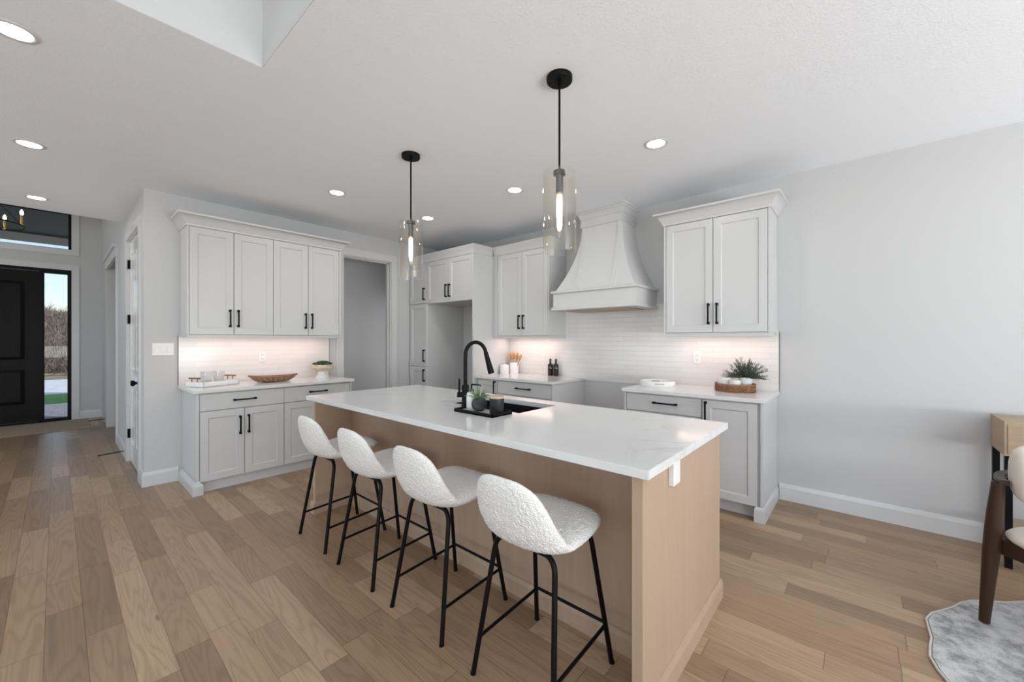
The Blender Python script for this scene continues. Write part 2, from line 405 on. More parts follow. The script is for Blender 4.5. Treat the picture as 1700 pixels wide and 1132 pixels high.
M_stone = noise_col('pale_stone', (.50, .45, .38), (.66, .61, .54), 8, .9)
M_paver = noise_col('porch_paver', (.15, .15, .17), (.24, .24, .26), 12, .85)
M_mat = wood('door_mat', (.42, .32, .22), (.33, .25, .17), 'Y', .9, 3)

def struct(mb, name, mat, smooth=None): return tagd(mb.build(name, mat, smooth=smooth), kind='structure')

# ------------------------------------------------------------------ room shell
XW = -4.96; YN = 4.065; YH = .53; CZ = 2.743; XE = -10.12
TR = 4.0
struct(MB().box(-10.3, 4.35, -4.65, 4.2, -.12, 0), 'floor', M_floor)
struct(MB().box(-5.08, 4.35, YN, YN+.13, 0, CZ+.2), 'wall_north', M_wall)
DY0, DY1, DZ = 2.40, 3.085, 2.44
mw = MB().box(XW-.115, XW, YH, DY0, 0, CZ+.1).box(XW-.115, XW, DY1, YN, 0, CZ+.1).box(XW-.115, XW, DY0, DY1, DZ, CZ+.1)
struct(mw, 'wall_west', M_wall)
# pantry room behind the opening
mp = MB().box(-6.5, -6.4, 2.0, 4.2, 0, CZ).box(-6.4, XW-.115, 2.0, 2.1, 0, CZ).box(-6.4, XW-.115, 4.07, 4.17, 0, CZ)
struct(mp, 'wall_pantry', M_wall)
area('pantry_fill_light', (-5.75, 4.05, 1.25), (0, -1, 0), 1.0, 1.7, 5, (.97, .98, 1))  # added unseen lamp at the windowless side wall, brightens the pantry's back wall
# hall wall with closet door opening
CX0, CX1, CZD = -6.16, -5.22, 2.45
mh = MB().box(CX1, XW-.115, YH, YH+.12, 0, CZ+.1).box(-7.40, CX0, YH, YH+.12, 0, CZ+.1).box(CX0, CX1, YH, YH+.12, CZD, CZ+.1)
mh.box(XE, -7.40, YH, YH+.12, 2.46, 4.5).box(-7.40, -6.6, YH, YH+.12, CZ+.1, 4.5).box(XE, -8.82, YH, YH+.12, 0, 2.46).box(-9.0, -7.3, 1.5, 1.6, 0, 2.7).box(-7.40, -7.3, YH+.12, 1.5, 0, 2.7).box(-8.92, -7.3, YH+.12, 1.6, 2.6, 2.7).box(-8.92, -8.82, YH+.12, 1.6, 0, 2.7)
mh.box(-6.2, -5.2, 1.2, 1.25, 0, 2.7)
struct(mh, 'wall_hall', M_wall)
mt = MB().box(-8.91, -8.80, YH-.018, YH, 0, 2.46).box(-8.82, -8.80, YH, YH+.12, 0, 2.46).box(-7.40, -7.31, YH-.018, YH, 0, 2.46).box(-7.42, -7.40, YH, YH+.12, 0, 2.46)
mt.box(-8.93, -7.29, YH-.03, YH, 2.44, 2.56).box(-8.95, -7.26, YH-.055, YH, 2.56, 2.60)
struct(mt, 'trim_1', M_trim)
# entry wall with door unit and transom
OY0, OY1 = -1.40, .17
me_ = MB().box(XE-.15, XE, OY1, YH+.15, 0, 4.5).box(XE-.15, XE, -4.6, OY0, 0, 4.5).box(XE-.15, XE, OY0, OY1, 2.535, 2.885).box(XE-.15, XE, OY0, OY1, 3.49, 4.5)
struct(me_, 'wall_entry', M_wall)
# south wall (living room windows) and east wall (patio doors)
ms = MB().box(-10.3, -9.7, -4.6, -4.5, 0, 4.5).box(-9.7, -7.1, -4.6, -4.5, 0, 1.1).box(-9.7, -7.1, -4.6, -4.5, 4.1, 4.5).box(-7.1, -6.6, -4.6, -4.5, 0, 4.5)
ms.box(-6.6, -3.8, -4.6, -4.5, 2.7, CZ+.1).box(-6.6, -3.8, -4.6, -4.5, 0, .3).box(-3.8, -1.8, -4.6, -4.5, 0, TR+.1)
ms.box(-1.8, 3.6, -4.6, -4.5, 0, .2).box(-1.8, 3.6, -4.6, -4.5, 2.8, 2.9).box(-1.8, 3.6, -4.6, -4.5, 3.6, TR+.1).box(3.6, 4.35, -4.6, -4.5, 0, TR+.1)
struct(ms, 'wall_south', M_wall)
mE = MB().box(4.2, 4.35, -4.6, -2.6, 0, TR+.1).box(4.2, 4.35, 3.0, 4.2, 0, CZ+.1).box(4.2, 4.35, -2.6, 3.0, 2.45, TR+.1).box(4.2, 4.35, -2.6, 3.0, 0, .1)
struct(mE, 'wall_east', M_wall)
# window frames behind the camera
wf = MB()
for x in (-1.8, 0, 1.8, 3.54): wf.box(x, x+.06, -4.56, -4.5, .2, 2.8)
struct(wf, 'window_1', M_trim)
wf = MB()
for y in (-2.6, -.75, 1.1, 2.94): wf.box(4.2, 4.26, y, y+.06, .1, 2.45)
struct(wf, 'window_2', M_trim)
# ceilings
mc = MB().box(-6.59, -2.315, -4.6, 4.2, CZ, CZ+.25).box(-2.315, 4.35, .699, 4.2, CZ, CZ+.25).box(-6.5, XW-.1, 2.0, 4.2, CZ-.01, CZ)
struct(mc, 'ceiling', M_ceil)
struct(MB().box(-2.43, 4.35, -4.6, .82, TR, TR+.1), 'ceiling_raised', M_ceil)
struct(MB().box(-2.435, -2.312, -4.5, .82, CZ+.001, TR).box(-2.312, 4.2, .696, .82, CZ+.001, TR), 'wall_raised', M_wall)
struct(MB().box(-10.3, -6.55, -4.6, .7, 4.5, 4.6), 'ceiling_foyer', M_ceil)
struct(MB().box(-6.6, -6.5, -4.5, .65, CZ+.002, 4.5), 'wall_foyer', M_wall)

# baseboards
def bb_prof(h=.135, t=.016): return [(0, 0), (t, 0), (t, h-.03), (t-.005, h-.012), (t-.009, h-.002), (.0, h)]
struct(MB().sweep([(4.2, YN), (-.532, YN)], [(-o, z) for o, z in bb_prof()]), 'baseboard_north', M_trim)
struct(MB().sweep([(XW-.002, .772), (XW, .772), (XW, YH), (CX1+.10, YH)][1:], bb_prof()) if False else
       MB().sweep([(CX1+.095, YH), (XW, YH), (XW, .775)], bb_prof()), 'baseboard_west', M_trim)
struct(MB().sweep([(-7.31, YH), (CX0-.09, YH)], bb_prof()), 'baseboard_hall', M_trim)
struct(MB().sweep([(XE, .265), (XE, .56)], bb_prof()) .box(XW, XW+.016, DY1+.09, 3.38, 0, .135), 'baseboard_entry', M_trim)
# casings
cz = MB().box(XW, XW+.018, DY0-.09, DY0, 0, DZ).box(XW, XW+.018, DY1, DY1+.09, 0, DZ).box(XW, XW+.018, DY0-.09, DY1+.09, DZ, DZ+.09)
cz.box(XW-.115, XW, DY0-.001, DY0+.012, 0, DZ).box(XW-.115, XW, DY1-.012, DY1+.001, 0, DZ).box(XW-.115, XW, DY0, DY1, DZ-.012, DZ)
cz.box(XW-.075, XW-.045, DY1-.024, DY1-.012, 0, DZ-.012).box(XW-.075, XW-.045, DY0, DY1, DZ-.024, DZ-.012)
struct(cz, 'trim_2', M_trim)
cz = MB().box(CX0-.085, CX0, YH-.018, YH, 0, CZD).box(CX1, CX1+.085, YH-.018, YH, 0, CZD).box(CX0-.085, CX1+.085, YH-.018, YH, CZD, CZD+.085)
cz.box(CX0-.001, CX0+.01, YH, YH+.12, 0, CZD).box(CX1-.01, CX1+.001, YH, YH+.12, 0, CZD).box(CX0, CX1, YH, YH+.12, CZD-.01, CZD)
struct(cz, 'trim_3', M_trim)
t = .012
cz = MB().box(XE, XE+t, OY1, OY1+.09, 0, 2.625).box(XE, XE+t, OY0-.09, OY1, 2.535, 2.625).box(XE, XE+t, OY1, OY1+.09, 2.79, 3.58).box(XE, XE+t, OY0-.09, OY1, 2.79, 2.885).box(XE, XE+t, OY0-.09, OY1, 3.49, 3.58).box(XE, XE+t, OY0-.09, OY0, 0, 2.535).box(XE, XE+t, OY0-.09, OY0, 2.885, 3.49)
struct(cz, 'trim_4', M_trim)

# ------------------------------------------------------------------ closet door, front door, transom
def panel_door_mesh(W, Hh, T, panels, dep=.012, bev=.03):
    """slab in local XZ facing -Y with raised panels; panels = list of (x0,x1,z0,z1)"""
    mb = MB().box(0, W, dep, T, 0, Hh)
    xs = sorted({0, W} | {p[0] for p in panels} | {p[1] for p in panels}); zs = sorted({0, Hh} | {p[2] for p in panels} | {p[3] for p in panels})
    def inp(x, z): return any(p[0] < x < p[1] and p[2] < z < p[3] for p in panels)
    for i in range(len(xs)-1):
        for j in range(len(zs)-1):
            if not inp((xs[i]+xs[i+1])/2, (zs[j]+zs[j+1])/2):
                mb.box(xs[i], xs[i+1], 0, dep, zs[j], zs[j+1])
    for x0, x1, z0, z1 in panels:
        o = [(x0+.012, dep, z0+.012), (x1-.012, dep, z0+.012), (x1-.012, dep, z1-.012), (x0+.012, dep, z1-.012)]
        q = [(x0+.012+bev, .003, z0+.012+bev), (x1-.012-bev, .003, z0+.012+bev), (x1-.012-bev, .003, z1-.012-bev), (x0+.012+bev, .003, z1-.012-bev)]
        mb.add(o+q, [(0, 1, 5, 4), (1, 2, 6, 5), (2, 3, 7, 6), (3, 0, 4, 7), (4, 5, 6, 7)])
    return mb
cw = CX1-CX0-.024
d1 = panel_door_mesh(cw, CZD-.025, .04, [(.12, cw/2-.05, 1.02, 2.28), (cw/2+.05, cw-.12, 1.02, 2.28), (.12, cw/2-.05, .22, .82), (cw/2+.05, cw-.12, .22, .82)]).build('door_1', M_door)
d1.location = (CX0+.012, YH+.012, .012); tagd(d1, 'white glossy panelled closet door in the hall wall beside the kitchen corner', 'door', kind='structure')
for z in (2.18, 1.57, .30):
    MB().tube([(-.004, -.012, z-.05), (-.004, -.012, z+.05)], .009).box(-.012, .03, -.004, 0, z-.05, z+.05).build('hinge', M_black, d1)
kb = MB().lathe([(0, 0), (.032, 0), (.032, .008), (.012, .012), (.012, .035), (.026, .045), (.030, .058), (.024, .070), (0, .073)], n=20)
kbo = kb.build('door_knob', M_black, d1, smooth=40, loc=(cw-.07, 0, .92), rot=(PI/2, 0, 0))

# front door unit
fd = struct(panel_door_mesh(1.0, 2.45, .045, [(.14, .86, 1.0, 2.28), (.14, .86, .28, .86)], dep=.014, bev=.045), 'door_2', M_blackdoor)
fd['label'] = 'black stained front door with recessed panels'
fd.rotation_euler = (0, 0, PI/2); fd.location = (XE-.03, -1.185, .03)
fr = MB().box(XE-.12, XE-.005, OY0, OY1, 2.49, 2.535).box(XE-.12, XE-.005, OY1-.025, OY1, 0, 2.49).box(XE-.12, XE-.005, -.185, -.155, 0, 2.49).box(XE-.12, XE-.005, OY0, OY0+.2, 0, 2.49).box(XE-.12, XE-.005, OY0, OY1, 0, .025)
dfr = fr.build('trim_5', M_black); tagd(dfr, kind='structure')
w3 = MB().box(XE-.10, XE-.03, -.155, -.130, .025, 2.49).box(XE-.10, XE-.03, .125, .145, .025, 2.49).box(XE-.10, XE-.03, -.130, .125, .025, .05).box(XE-.10, XE-.03, -.130, .125, 2.465, 2.49).build('window_3', M_black); tagd(w3, 'narrow black framed sidelight window beside the front door', 'window', kind='structure')
MB().box(XE-.068, XE-.062, -.132, .127, .048, 2.467).build('pane', M_pane, w3)
w4 = MB().box(XE-.12, XE-.02, OY0, OY0+.03, 2.885, 3.49).box(XE-.12, XE-.02, OY1-.035, OY1, 2.885, 3.49).box(XE-.12, XE-.02, OY0, OY1, 2.885, 2.895).box(XE-.12, XE-.02, OY0, OY1, 3.475, 3.49).build('window_4', M_black); tagd(w4, 'black framed transom window above the front door', 'window', kind='structure')
MB().box(XE-.068, XE-.062, OY0+.02, OY1-.02, 2.89, 3.48).build('pane', M_pane, w4)
mt_ = MB().box(-10.02, -8.95, -1.35, .36, 0, .012, .004).build('door_mat', M_mat); tagd(mt_, 'flat tan door mat lying before the black front door', 'mat')

# ------------------------------------------------------------------ cabinets
def shaker(parent, x0, x1, z0, z1, stile=.060, name='door'):
    g = .0015; x0 += g; x1 -= g; z0 += g; z1 -= g
    R = [(0, .02), (.0012, .0012), (0.002, 0), (stile, 0), (stile+.004, .003), (stile+.008, .009)]
    vs = []; fs = []
    for ins, y in R:
        vs += [(x0+ins, y, z0+ins), (x1-ins, y, z0+ins), (x1-ins, y, z1-ins), (x0+ins, y, z1-ins)]
    n = len(R)
    for k in range(n-1):
        for a in range(4):
            b = (a+1) % 4; fs.append((k*4+a, k*4+b, k*4+4+b, k*4+4+a))
    e = (n-1)*4; fs.append((e, e+1, e+2, e+3)); fs.append((3, 2, 1, 0))
    return MB().add(vs, fs).build(name, M_cab, parent)
def slab(parent, x0, x1, z0, z1, name='drawer'):
    g = .0015
    return MB().box(x0+g, x1-g, 0, .02, z0+g, z1-g, .002).build(name, M_cab, parent)
def handle(door, x, z, vertical=True, L=.165):
    mb = MB(); h = L/2
    if vertical:
        mb.box(x-.006, x+.006, -.036, -.024, z-h, z+h, .0015)
        for s in (-1, 1):
            mb.box(x-.006, x+.006, -.028, 0, z+s*(h-.008)-.008, z+s*(h-.008)+.008, .001).box(x-.008, x+.008, -.034, -.020, z+s*(h-.008)-.011, z+s*(h-.008)+.011, .0015).box(x-.008, x+.008, -.006, 0, z+s*(h-.008)-.010, z+s*(h-.008)+.010, .001)
    else:
        mb.box(x-h, x+h, -.036, -.024, z-.006, z+.006, .0015)
        for s in (-1, 1):
            mb.box(x+s*(h-.008)-.008, x+s*(h-.008)+.008, -.028, 0, z-.006, z+.006, .001).box(x+s*(h-.008)-.011, x+s*(h-.008)+.011, -.034, -.020, z-.008, z+.008, .0015).box(x+s*(h-.008)-.010, x+s*(h-.008)+.010, -.006, 0, z-.008, z+.008, .001)
    return mb.build('handle', M_black, door)
FLARE = [(0, 2.400), (.008, 2.400), (.010, 2.418), (.016, 2.425), (.024, 2.445), (.040, 2.468), (.062, 2.486), (.076, 2.490), (.078, 2.506), (0, 2.506)]
SLOPE = [(0, 2.425), (.004, 2.425), (.006, 2.437), (.026, 2.515), (.030, 2.520), (.030, 2.536), (0, 2.536)]
RP = [(0, 0)]

# --- hutch (faces +x): local x = world y, local -y = world +x
HX = -4.355
def hutch_base(label, y0, y1, foot):
    r = thing('base_cabinet', label, 'cabinet', (HX, y0, 0), PI/2, 'base cabinets under the coffee bar counter')
    wd = y1-y0; dep = HX-XW-.002
    return r, wd, dep
r, wd, dep = hutch_base('white base cabinet with one drawer and two doors at the coffee bar hall end', .80, 1.505, True)
MB().box(0, wd, .02, dep, .10, .884).box(.0, .022, .001, .02, .10, .884).build('body', M_cab, r)
MB().box(.03, wd, .045, .06, 0, .10).build('plinth', M_cab, r)
MB().sweep([(-.002, dep), (-.002, -.012), (.020, -.012), (.020, .05)], [(0, 0), (.026, 0), (.026, .075), (.020, .092), (.010, .100), (.004, .118), (0, .118)]).box(-.002, .020, -.012, .05, 0, .10).build('foot_moulding', M_cab, r)
d = slab(r, .025, wd, .722, .872); handle(d, .025+(wd-.025)/2+.0, .80, False, .18)
d = shaker(r, .025, .364, .100, .718); handle(d, .364-.038, .565)
d = shaker(r, .364, wd, .100, .718); handle(d, .364+.030, .568)
r, wd, dep = hutch_base('white base cabinet with drawer beside the pantry doorway, partly behind the island', 1.505, 2.205, False)
MB().box(0, wd, .02, dep, .10, .884).box(wd-.02, wd, .001, .02, .10, .884).build('body', M_cab, r)
MB().box(0, wd, .045, .06, 0, .10).build('plinth', M_cab, r)
d = slab(r, 0, wd-.022, .722, .872); handle(d, .33, .81, False, .18)
d = shaker(r, 0, .34, .100, .718); handle(d, .305, .565)
d = shaker(r, .34, wd-.022, .100, .718); handle(d, .37, .565)
o = MB().box(XW+.001, -4.325, .772, 2.225, .884, .914, .002).build('countertop', M_quartz); tagd(o, 'white quartz countertop of the coffee bar along the hutch wall', 'countertop')
# hutch upper
UX = -4.63
r = thing('wall_cabinet', 'white four door wall cabinet with crown moulding above the coffee bar', 'cabinet', (UX, .785, 0), PI/2)
dep = UX-XW-.002; wd = 2.215-.785
MB().box(0, wd, .02, dep, 1.40, 2.42).box(0, .014, .001, .02, 1.40, 2.42).box(wd-.02, wd, .001, .02, 1.40, 2.42).build('body', M_cab, r)
MB().sweep([(.0, dep), (.0, 0), (wd, 0), (wd, dep)][::-1], [(-o_, z) for o_, z in FLARE] if False else FLARE) if False else None
MB().sweep([(0, dep), (0, 0), (wd, 0), (wd, dep)], [(-o_, z) for o_, z in FLARE]) if False else None
def crown(parent, path, prof):
    # path walks so that the outside lies to the right of travel
    MB().sweep(path, prof).build('crown_moulding', M_cab, parent, smooth=25)
crown(r, [(wd, dep), (wd, 0), (0, 0), (0, dep)][::-1], [(o_, z) for o_, z in FLARE][::1])
MB().box(.0, wd, .012, .035, 1.375, 1.402, .002).box(0, .02, .035, dep, 1.375, 1.402).box(wd-.02, wd, .035, dep, 1.375, 1.402).build('light_rail', M_cab, r)
MB().box(.06, wd-.06, .10, .13, 1.388, 1.3985).build('light_bar', M_strip, r)
mids = [.015, .362, .712, 1.062, wd-.021]
for i in range(4):
    d = shaker(r, mids[i], mids[i+1], 1.402, 2.398); x = mids[i+1]-.034 if i % 2 == 0 else mids[i]+.034
    handle(d, x, 1.56)
area('bar_under_cabinet', (-4.80, 1.5, 1.372), (0, 0, -1), .06, 1.25, 1.35, (1, .70, .61))

# --- north run: faces -y, local = world axes
def unit(label, x0, yf, group=None, name='base_cabinet'):
    return thing(name, label, 'cabinet', (x0, yf, 0), 0, group)
# pantry tower
YF = 3.385
PX0, PX1 = -4.945, -4.545
dep = YN-YF-.002
r = unit('tall white pantry cabinet with stacked doors in the kitchen corner', PX0, YF, name='pantry_cabinet'); wd = PX1-PX0
MB().box(0, wd, .02, dep, 0, 2.43).build('body', M_cab, r)
for z0, z1, hz in ((1.862, 2.425, 1.995), (.985, 1.858, 1.135), (.10, .981, .86)):
    d = shaker(r, .005, wd-.004, z0, z1); handle(d, wd-.045, hz)
crown(r, [(0, 0), (wd, 0)][::1], SLOPE)
# fridge surround
FX0, FX1 = PX1, -3.592
r = unit('white open refrigerator surround with two doors above the empty recess', FX0, YF, name='fridge_surround'); wd = FX1-FX0
MB().box(.0, wd-.022, .02, dep, 1.85, 2.43).build('body', M_cab, r)
MB().box(wd-.022, wd, -.008, dep, 0, 2.43, .001).build('side_panel', M_cab, r)
d = shaker(r, .004, (wd-.022)/2, 1.852, 2.425); handle(d, (wd-.022)/2-.034, 2.0)
d = shaker(r, (wd-.022)/2, wd-.024, 1.852, 2.425); handle(d, (wd-.022)/2+.034, 2.0)
crown(r, [(0, 0), (wd, 0), (wd, 3.715-YF)][::1], SLOPE)
# left upper
UY = 3.715
LX0, LX1 = -3.59, -2.695
r = unit('white two door wall cabinet between refrigerator recess and range hood', LX0, UY, name='wall_cabinet'); wd = LX1-LX0; dep = YN-UY-.002
MB().box(0, wd, .02, dep, 1.40, 2.43).box(0, .085, 0.001, .02, 1.40, 2.43).box(wd-.014, wd, .001, .02, 1.40, 2.43).build('body', M_cab, r)
MB().box(0, wd, .012, .035, 1.375, 1.402, .002).box(wd-.018, wd, .035, dep, 1.375, 1.402).build('light_rail', M_cab, r)
MB().box(.06, wd-.06, .10, .13, 1.388, 1.3985).build('light_bar', M_strip, r)
m_ = .487
d = shaker(r, .088, m_, 1.402, 2.425); handle(d, m_-.034, 1.57)
d = shaker(r, m_, wd-.016, 1.402, 2.425); handle(d, m_+.034, 1.57)
crown(r, [(0.03, 0), (wd, 0), (wd, dep)], SLOPE)
area('prep_under_cabinet', (-3.15, 3.90, 1.372), (0, 0, -1), .75, .06, 1.3, (1, .72, .63))
# left base
BY = 3.435
r = unit('narrow white base cabinet with a door beside the refrigerator recess', -3.588, BY, 'base cabinets left of the range gap'); wd = .343; depb = YN-BY-.002
MB().box(0, wd, .02, depb, .10, .884).build('body', M_cab, r)
MB().box(0, wd, .075, .09, 0, .10).build('plinth', M_cab, r)
d = shaker(r, .012, wd, .105, .872); handle(d, wd-.034, .78)
r = unit('white drawer base cabinet left of the empty range gap', -3.245, BY, 'base cabinets left of the range gap'); wd = -2.445+3.245
MB().box(0, wd-.018, .02, depb, .10, .884).box(wd-.018, wd, -.002, depb, 0, .884, .001).build('body', M_cab, r)
MB().box(0, wd-.02, .075, .09, 0, .10).build('plinth', M_cab, r)
for z0, z1 in ((.722, .872), (.415, .718), (.105, .411)):
    d = slab(r, .004, wd-.022, z0, z1); handle(d, wd/2, (z0+z1)/2+.01, False, .2)
o = MB().box(-3.589, -2.43, 3.41, YN-.009, .884, .914, .002).build('countertop', M_quartz); tagd(o, 'white quartz countertop left of the range gap', 'countertop')
# right base
r = unit('white drawer base cabinet right of the empty range gap', -1.645, BY, 'base cabinets right of the range gap'); wd = .667
MB().box(0, wd, .02, depb, .10, .884).box(0, .022, 0, .02, .1, .884).build('body', M_cab, r)
MB().box(0, wd, .075, .09, 0, .10).build('plinth', M_cab, r)
for z0, z1 in ((.722, .872), (.415, .718), (.105, .411)):
    d = slab(r, .024, wd, z0, z1); handle(d, (.024+wd)/2+.03, (z0+z1)/2+.01, False, .2)
r = unit('white base cabinet with a single tall door at the end of the kitchen run', -.978, BY, 'base cabinets right of the range gap'); wd = .428
MB().box(0, wd-.018, .02, depb, .10, .884).box(wd-.018, wd, -.004, depb, 0, .884, .001).build('body', M_cab, r)
MB().box(0, wd-.02, .075, .09, 0, .10).build('plinth', M_cab, r)
d = shaker(r, .004, wd-.036, .105, .872); handle(d, .034, .775)
MB().sweep([(wd-.042, .06), (wd-.042, -.008), (wd, -.008), (wd, depb)], [(0, 0), (.015, 0), (.015, .085), (.010, .105), (.003, .112), (0, .112)]).box(wd-.042, wd, -.008, .06, 0, .10).build('foot_moulding', M_cab, r)
o = MB().box(-1.655, -.532, 3.405, YN-.009, .884, .914, .002).build('countertop', M_quartz); tagd(o, 'white quartz countertop right of the range gap', 'countertop')
# right upper
RX0, RX1 = -1.385, -.548
r = unit('white two door wall cabinet with flared crown right of the range hood', RX0, UY, name='wall_cabinet'); wd = RX1-RX0
MB().box(0, wd, .02, dep, 1.412, 2.42).box(0, .018, .001, .02, 1.412, 2.42).box(wd-.014, wd, .001, .02, 1.412, 2.42).build('body', M_cab, r)
MB().box(0.03, wd-.004, .014, .035, 1.383, 1.413, .002).box(wd-.03, wd-.004, .035, dep-.1, 1.383, 1.413).build('light_rail', M_cab, r)
MB().box(.06, wd-.08, .10, .13, 1.398, 1.4105).build('light_bar', M_strip, r)
m_ = .420
d = shaker(r, .019, m_, 1.415, 2.398); handle(d, m_-.034, 1.575, L=.175)
d = shaker(r, m_, wd-.015, 1.415, 2.398); handle(d, m_+.034, 1.575, L=.175)
crown(r, [(0, dep), (0, 0), (wd, 0), (wd, dep)], FLARE)
area('side_under_cabinet', (-.97, 3.90, 1.378), (0, 0, -1), .7, .06, 1.0, (1, .72, .63))

# backsplash tile
def tl(mb, name, mat): return struct(mb, name, mat)
tl(MB().box(-3.589, -.534, YN-.008, YN, .885, 1.42).box(-2.695, -1.385, YN-.008, YN, 1.42, 1.72), 'wall_north_tile', M_tileX)
tl(MB().box(-.534, -.531, YN-.010, YN, .914, 1.42), 'trim_6', M_black)
tl(MB().box(XW, XW+.008, .775, 2.222, .9145, 1.40), 'wall_west_tile', M_tileY)
tl(MB().box(XW, XW+.010, .772, .775, .9145, 1.395).box(XW, XW+.010, 2.222, 2.225, .9145, 1.38), 'trim_7', M_black)

# ------------------------------------------------------------------ range hood
hood = thing('range_hood', 'white flared plaster style range hood with stepped crown on the tiled wall', 'range hood', (-2.05, YN, 0))
def ring(hw, dp, z): return [(-hw, 0, z), (-hw, -dp, z), (hw, -dp, z), (hw, 0, z)]
def loft(levels):
    vs = []; fs = []
    for hw, dp, z in levels: vs += ring(hw, dp, z)
    for k in range(len(levels)-1):
        for a in range(4):
            b = (a+1) % 4; fs.append((k*4+a, k*4+b, k*4+4+b, k*4+4+a))
    e = (len(levels)-1)*4; fs += [(e, e+1, e+2, e+3), (3, 2, 1, 0)]
    return MB().add(vs, fs)
D0 = .525
def hprof(tn):  # 0 at bottom, 1 at neck
    k = (1-tn)**1.9
    return .232+(.455-.232)*k, .315+(.51-.315)*k
lv = [(*hprof(i/24), 1.865+(2.57-1.865)*i/24) for i in range(25)]
loft(lv).build('body', M_hood, hood, smooth=30)
loft([(.470, D0, 1.668), (.483, D0+.012, 1.670), (.483, D0+.012, 1.690), (.474, D0+.003, 1.700), (.466, D0-.005, 1.702), (.466, D0-.005, 1.842), (.474, D0+.003, 1.846), (.486, D0+.014, 1.852), (.486, D0+.014, 1.872), (.470, D0, 1.878)]).build('band', M_hood, hood)
MB().box(-.36, .36, -.42, -.08, 1.660, 1.669).build('filter_insert', M_handlewood if False else simple('filter_metal', (.35, .27, .20), .35, metal=.6), hood)
for sx in (-.205, .205):
    vs = []; fs = []
    for i, (hw, dp, z) in enumerate(lv):
        vs += [(sx-.014, -dp+.004, z), (sx-.014, -dp-.010, z), (sx+.014, -dp-.010, z), (sx+.014, -dp+.004, z)]
    for k in range(len(lv)-1):
        for a in range(3): fs.append((k*4+a, k*4+a+1, k*4+5+a, k*4+4+a))
    MB().add(vs, fs).build('strap', M_hood, hood, smooth=30)
loft([(.236, .322, 2.555), (.244, .332, 2.560), (.244, .332, 2.578), (.240, .328, 2.582), (.240, .328, 2.640), (.246, .334, 2.644), (.252, .342, 2.665), (.264, .354, 2.690), (.270, .362, 2.694), (.270, .362, 2.712), (.278, .370, 2.716), (.278, .370, 2.743)]).build('crown_moulding', M_hood, hood)

# ------------------------------------------------------------------ island
isl = thing('kitchen_island', 'oak kitchen island base with a recessed seating side', 'kitchen island', (-1.9, 1.8, 0))
IX0, IX1, IY0, IYB, IY1 = -3.235-(-1.9), -.566-(-1.9), 1.325-1.8, 1.615-1.8, 2.285-1.8
MB().box(IX0+.04, IX1-.04, IYB+.018, IYB+.05, 0, .882).box(IX0+.04, IX1-.04, IYB+.05, IY1, 0, .10).box(IX0+.04, -2.3+1.9, IYB+.05, IY1, .1, .882).box(-1.5+1.9, IX1-.04, IYB+.05, IY1, .1, .882).box(-2.3+1.9, -1.5+1.9, IY1-.02, IY1, .1, .882).build('body', M_island, isl)
MB().box(IX0+.04, IX1-.04, IYB, IYB+.018, 0, .882).build('back_panel', M_island, isl)
MB().box(IX1-.04, IX1, IY0, IY1+.02, 0, .882, .0015).build('end_panel', M_island, isl)
MB().box(IX0, IX0+.04, IY0, IY1+.02, 0, .882, .0015).build('end_panel', M_island, isl)
ip = [(0, 0), (.016, 0), (.016, .072), (.010, .092), (.003, .095), (0, .095)]
MB().sweep([(IX0+.04, IYB), (IX1-.04, IYB)], ip).build('baseboard', M_island, isl)
MB().sweep([(IX1-.04, IY0+.0), (IX1, IY0), (IX1, IY1+.02)], ip).build('baseboard', M_island, isl)
MB().sweep([(IX0, IY1+.02), (IX0, IY0), (IX0+.04, IY0), (IX0+.04, IYB-.016)], ip).build('baseboard', M_island, isl)
# countertop with sink cut-out
SX0, SX1, SY0, SY1 = -2.27, -1.535, 1.815, 2.20
TX0, TX1, TY0, TY1 = -3.272, -.530, 1.288, 2.325
def plate_with_hole(x0, x1, y0, y1, hx0, hx1, hy0, hy1, z0, z1, b=.0025):
    bm = bmesh.new()
    xs = [x0, hx0, hx1, x1]; ys = [y0, hy0, hy1, y1]
    g = {}
    for zi, z in enumerate((z0, z1)):
        for i, x in enumerate(xs):
            for j, y in enumerate(ys): g[(i, j, zi)] = bm.verts.new((x, y, z))
    for i in range(3):
        for j in range(3):
            if i == 1 and j == 1: continue
            bm.faces.new([g[(i, j, 1)], g[(i+1, j, 1)], g[(i+1, j+1, 1)], g[(i, j+1, 1)]])
            bm.faces.new([g[(i, j+1, 0)], g[(i+1, j+1, 0)], g[(i+1, j, 0)], g[(i, j, 0)]])
    def side(a, b_): bm.faces.new([g[(*a, 0)], g[(*b_, 0)], g[(*b_, 1)], g[(*a, 1)]])
    for i in range(3): side((i, 0), (i+1, 0)); side((i+1, 3), (i, 3)); side((3, i), (3, i+1)); side((0, i+1), (0, i))
    side((2, 1), (1, 1)); side((1, 2), (2, 2)); side((1, 1), (1, 2)); side((2, 2), (2, 1))
    bmesh.ops.recalc_face_normals(bm, faces=bm.faces)
    es = [e for e in bm.edges if len(e.link_faces) == 2 and e.calc_face_angle() > 1]
    bmesh.ops.bevel(bm, geom=es, offset=b, segments=2, affect='EDGES')
    return MB().bm(bm)
o = plate_with_hole(TX0, TX1, TY0, TY1, SX0, SX1, SY0, SY1, .882, .914).build('island_countertop', M_quartz); tagd(o, 'large white veined quartz slab on the island with a sink cut-out', 'countertop')
ol = thing('island_outlet', 'white outlet strip below the slab on the oak island end', 'outlet', (IX1-1.9, 1.598, .83))
MB().box(.0005, .022, -.036, .036, -.046, .0515, .002).build('cover', M_plastic, ol)
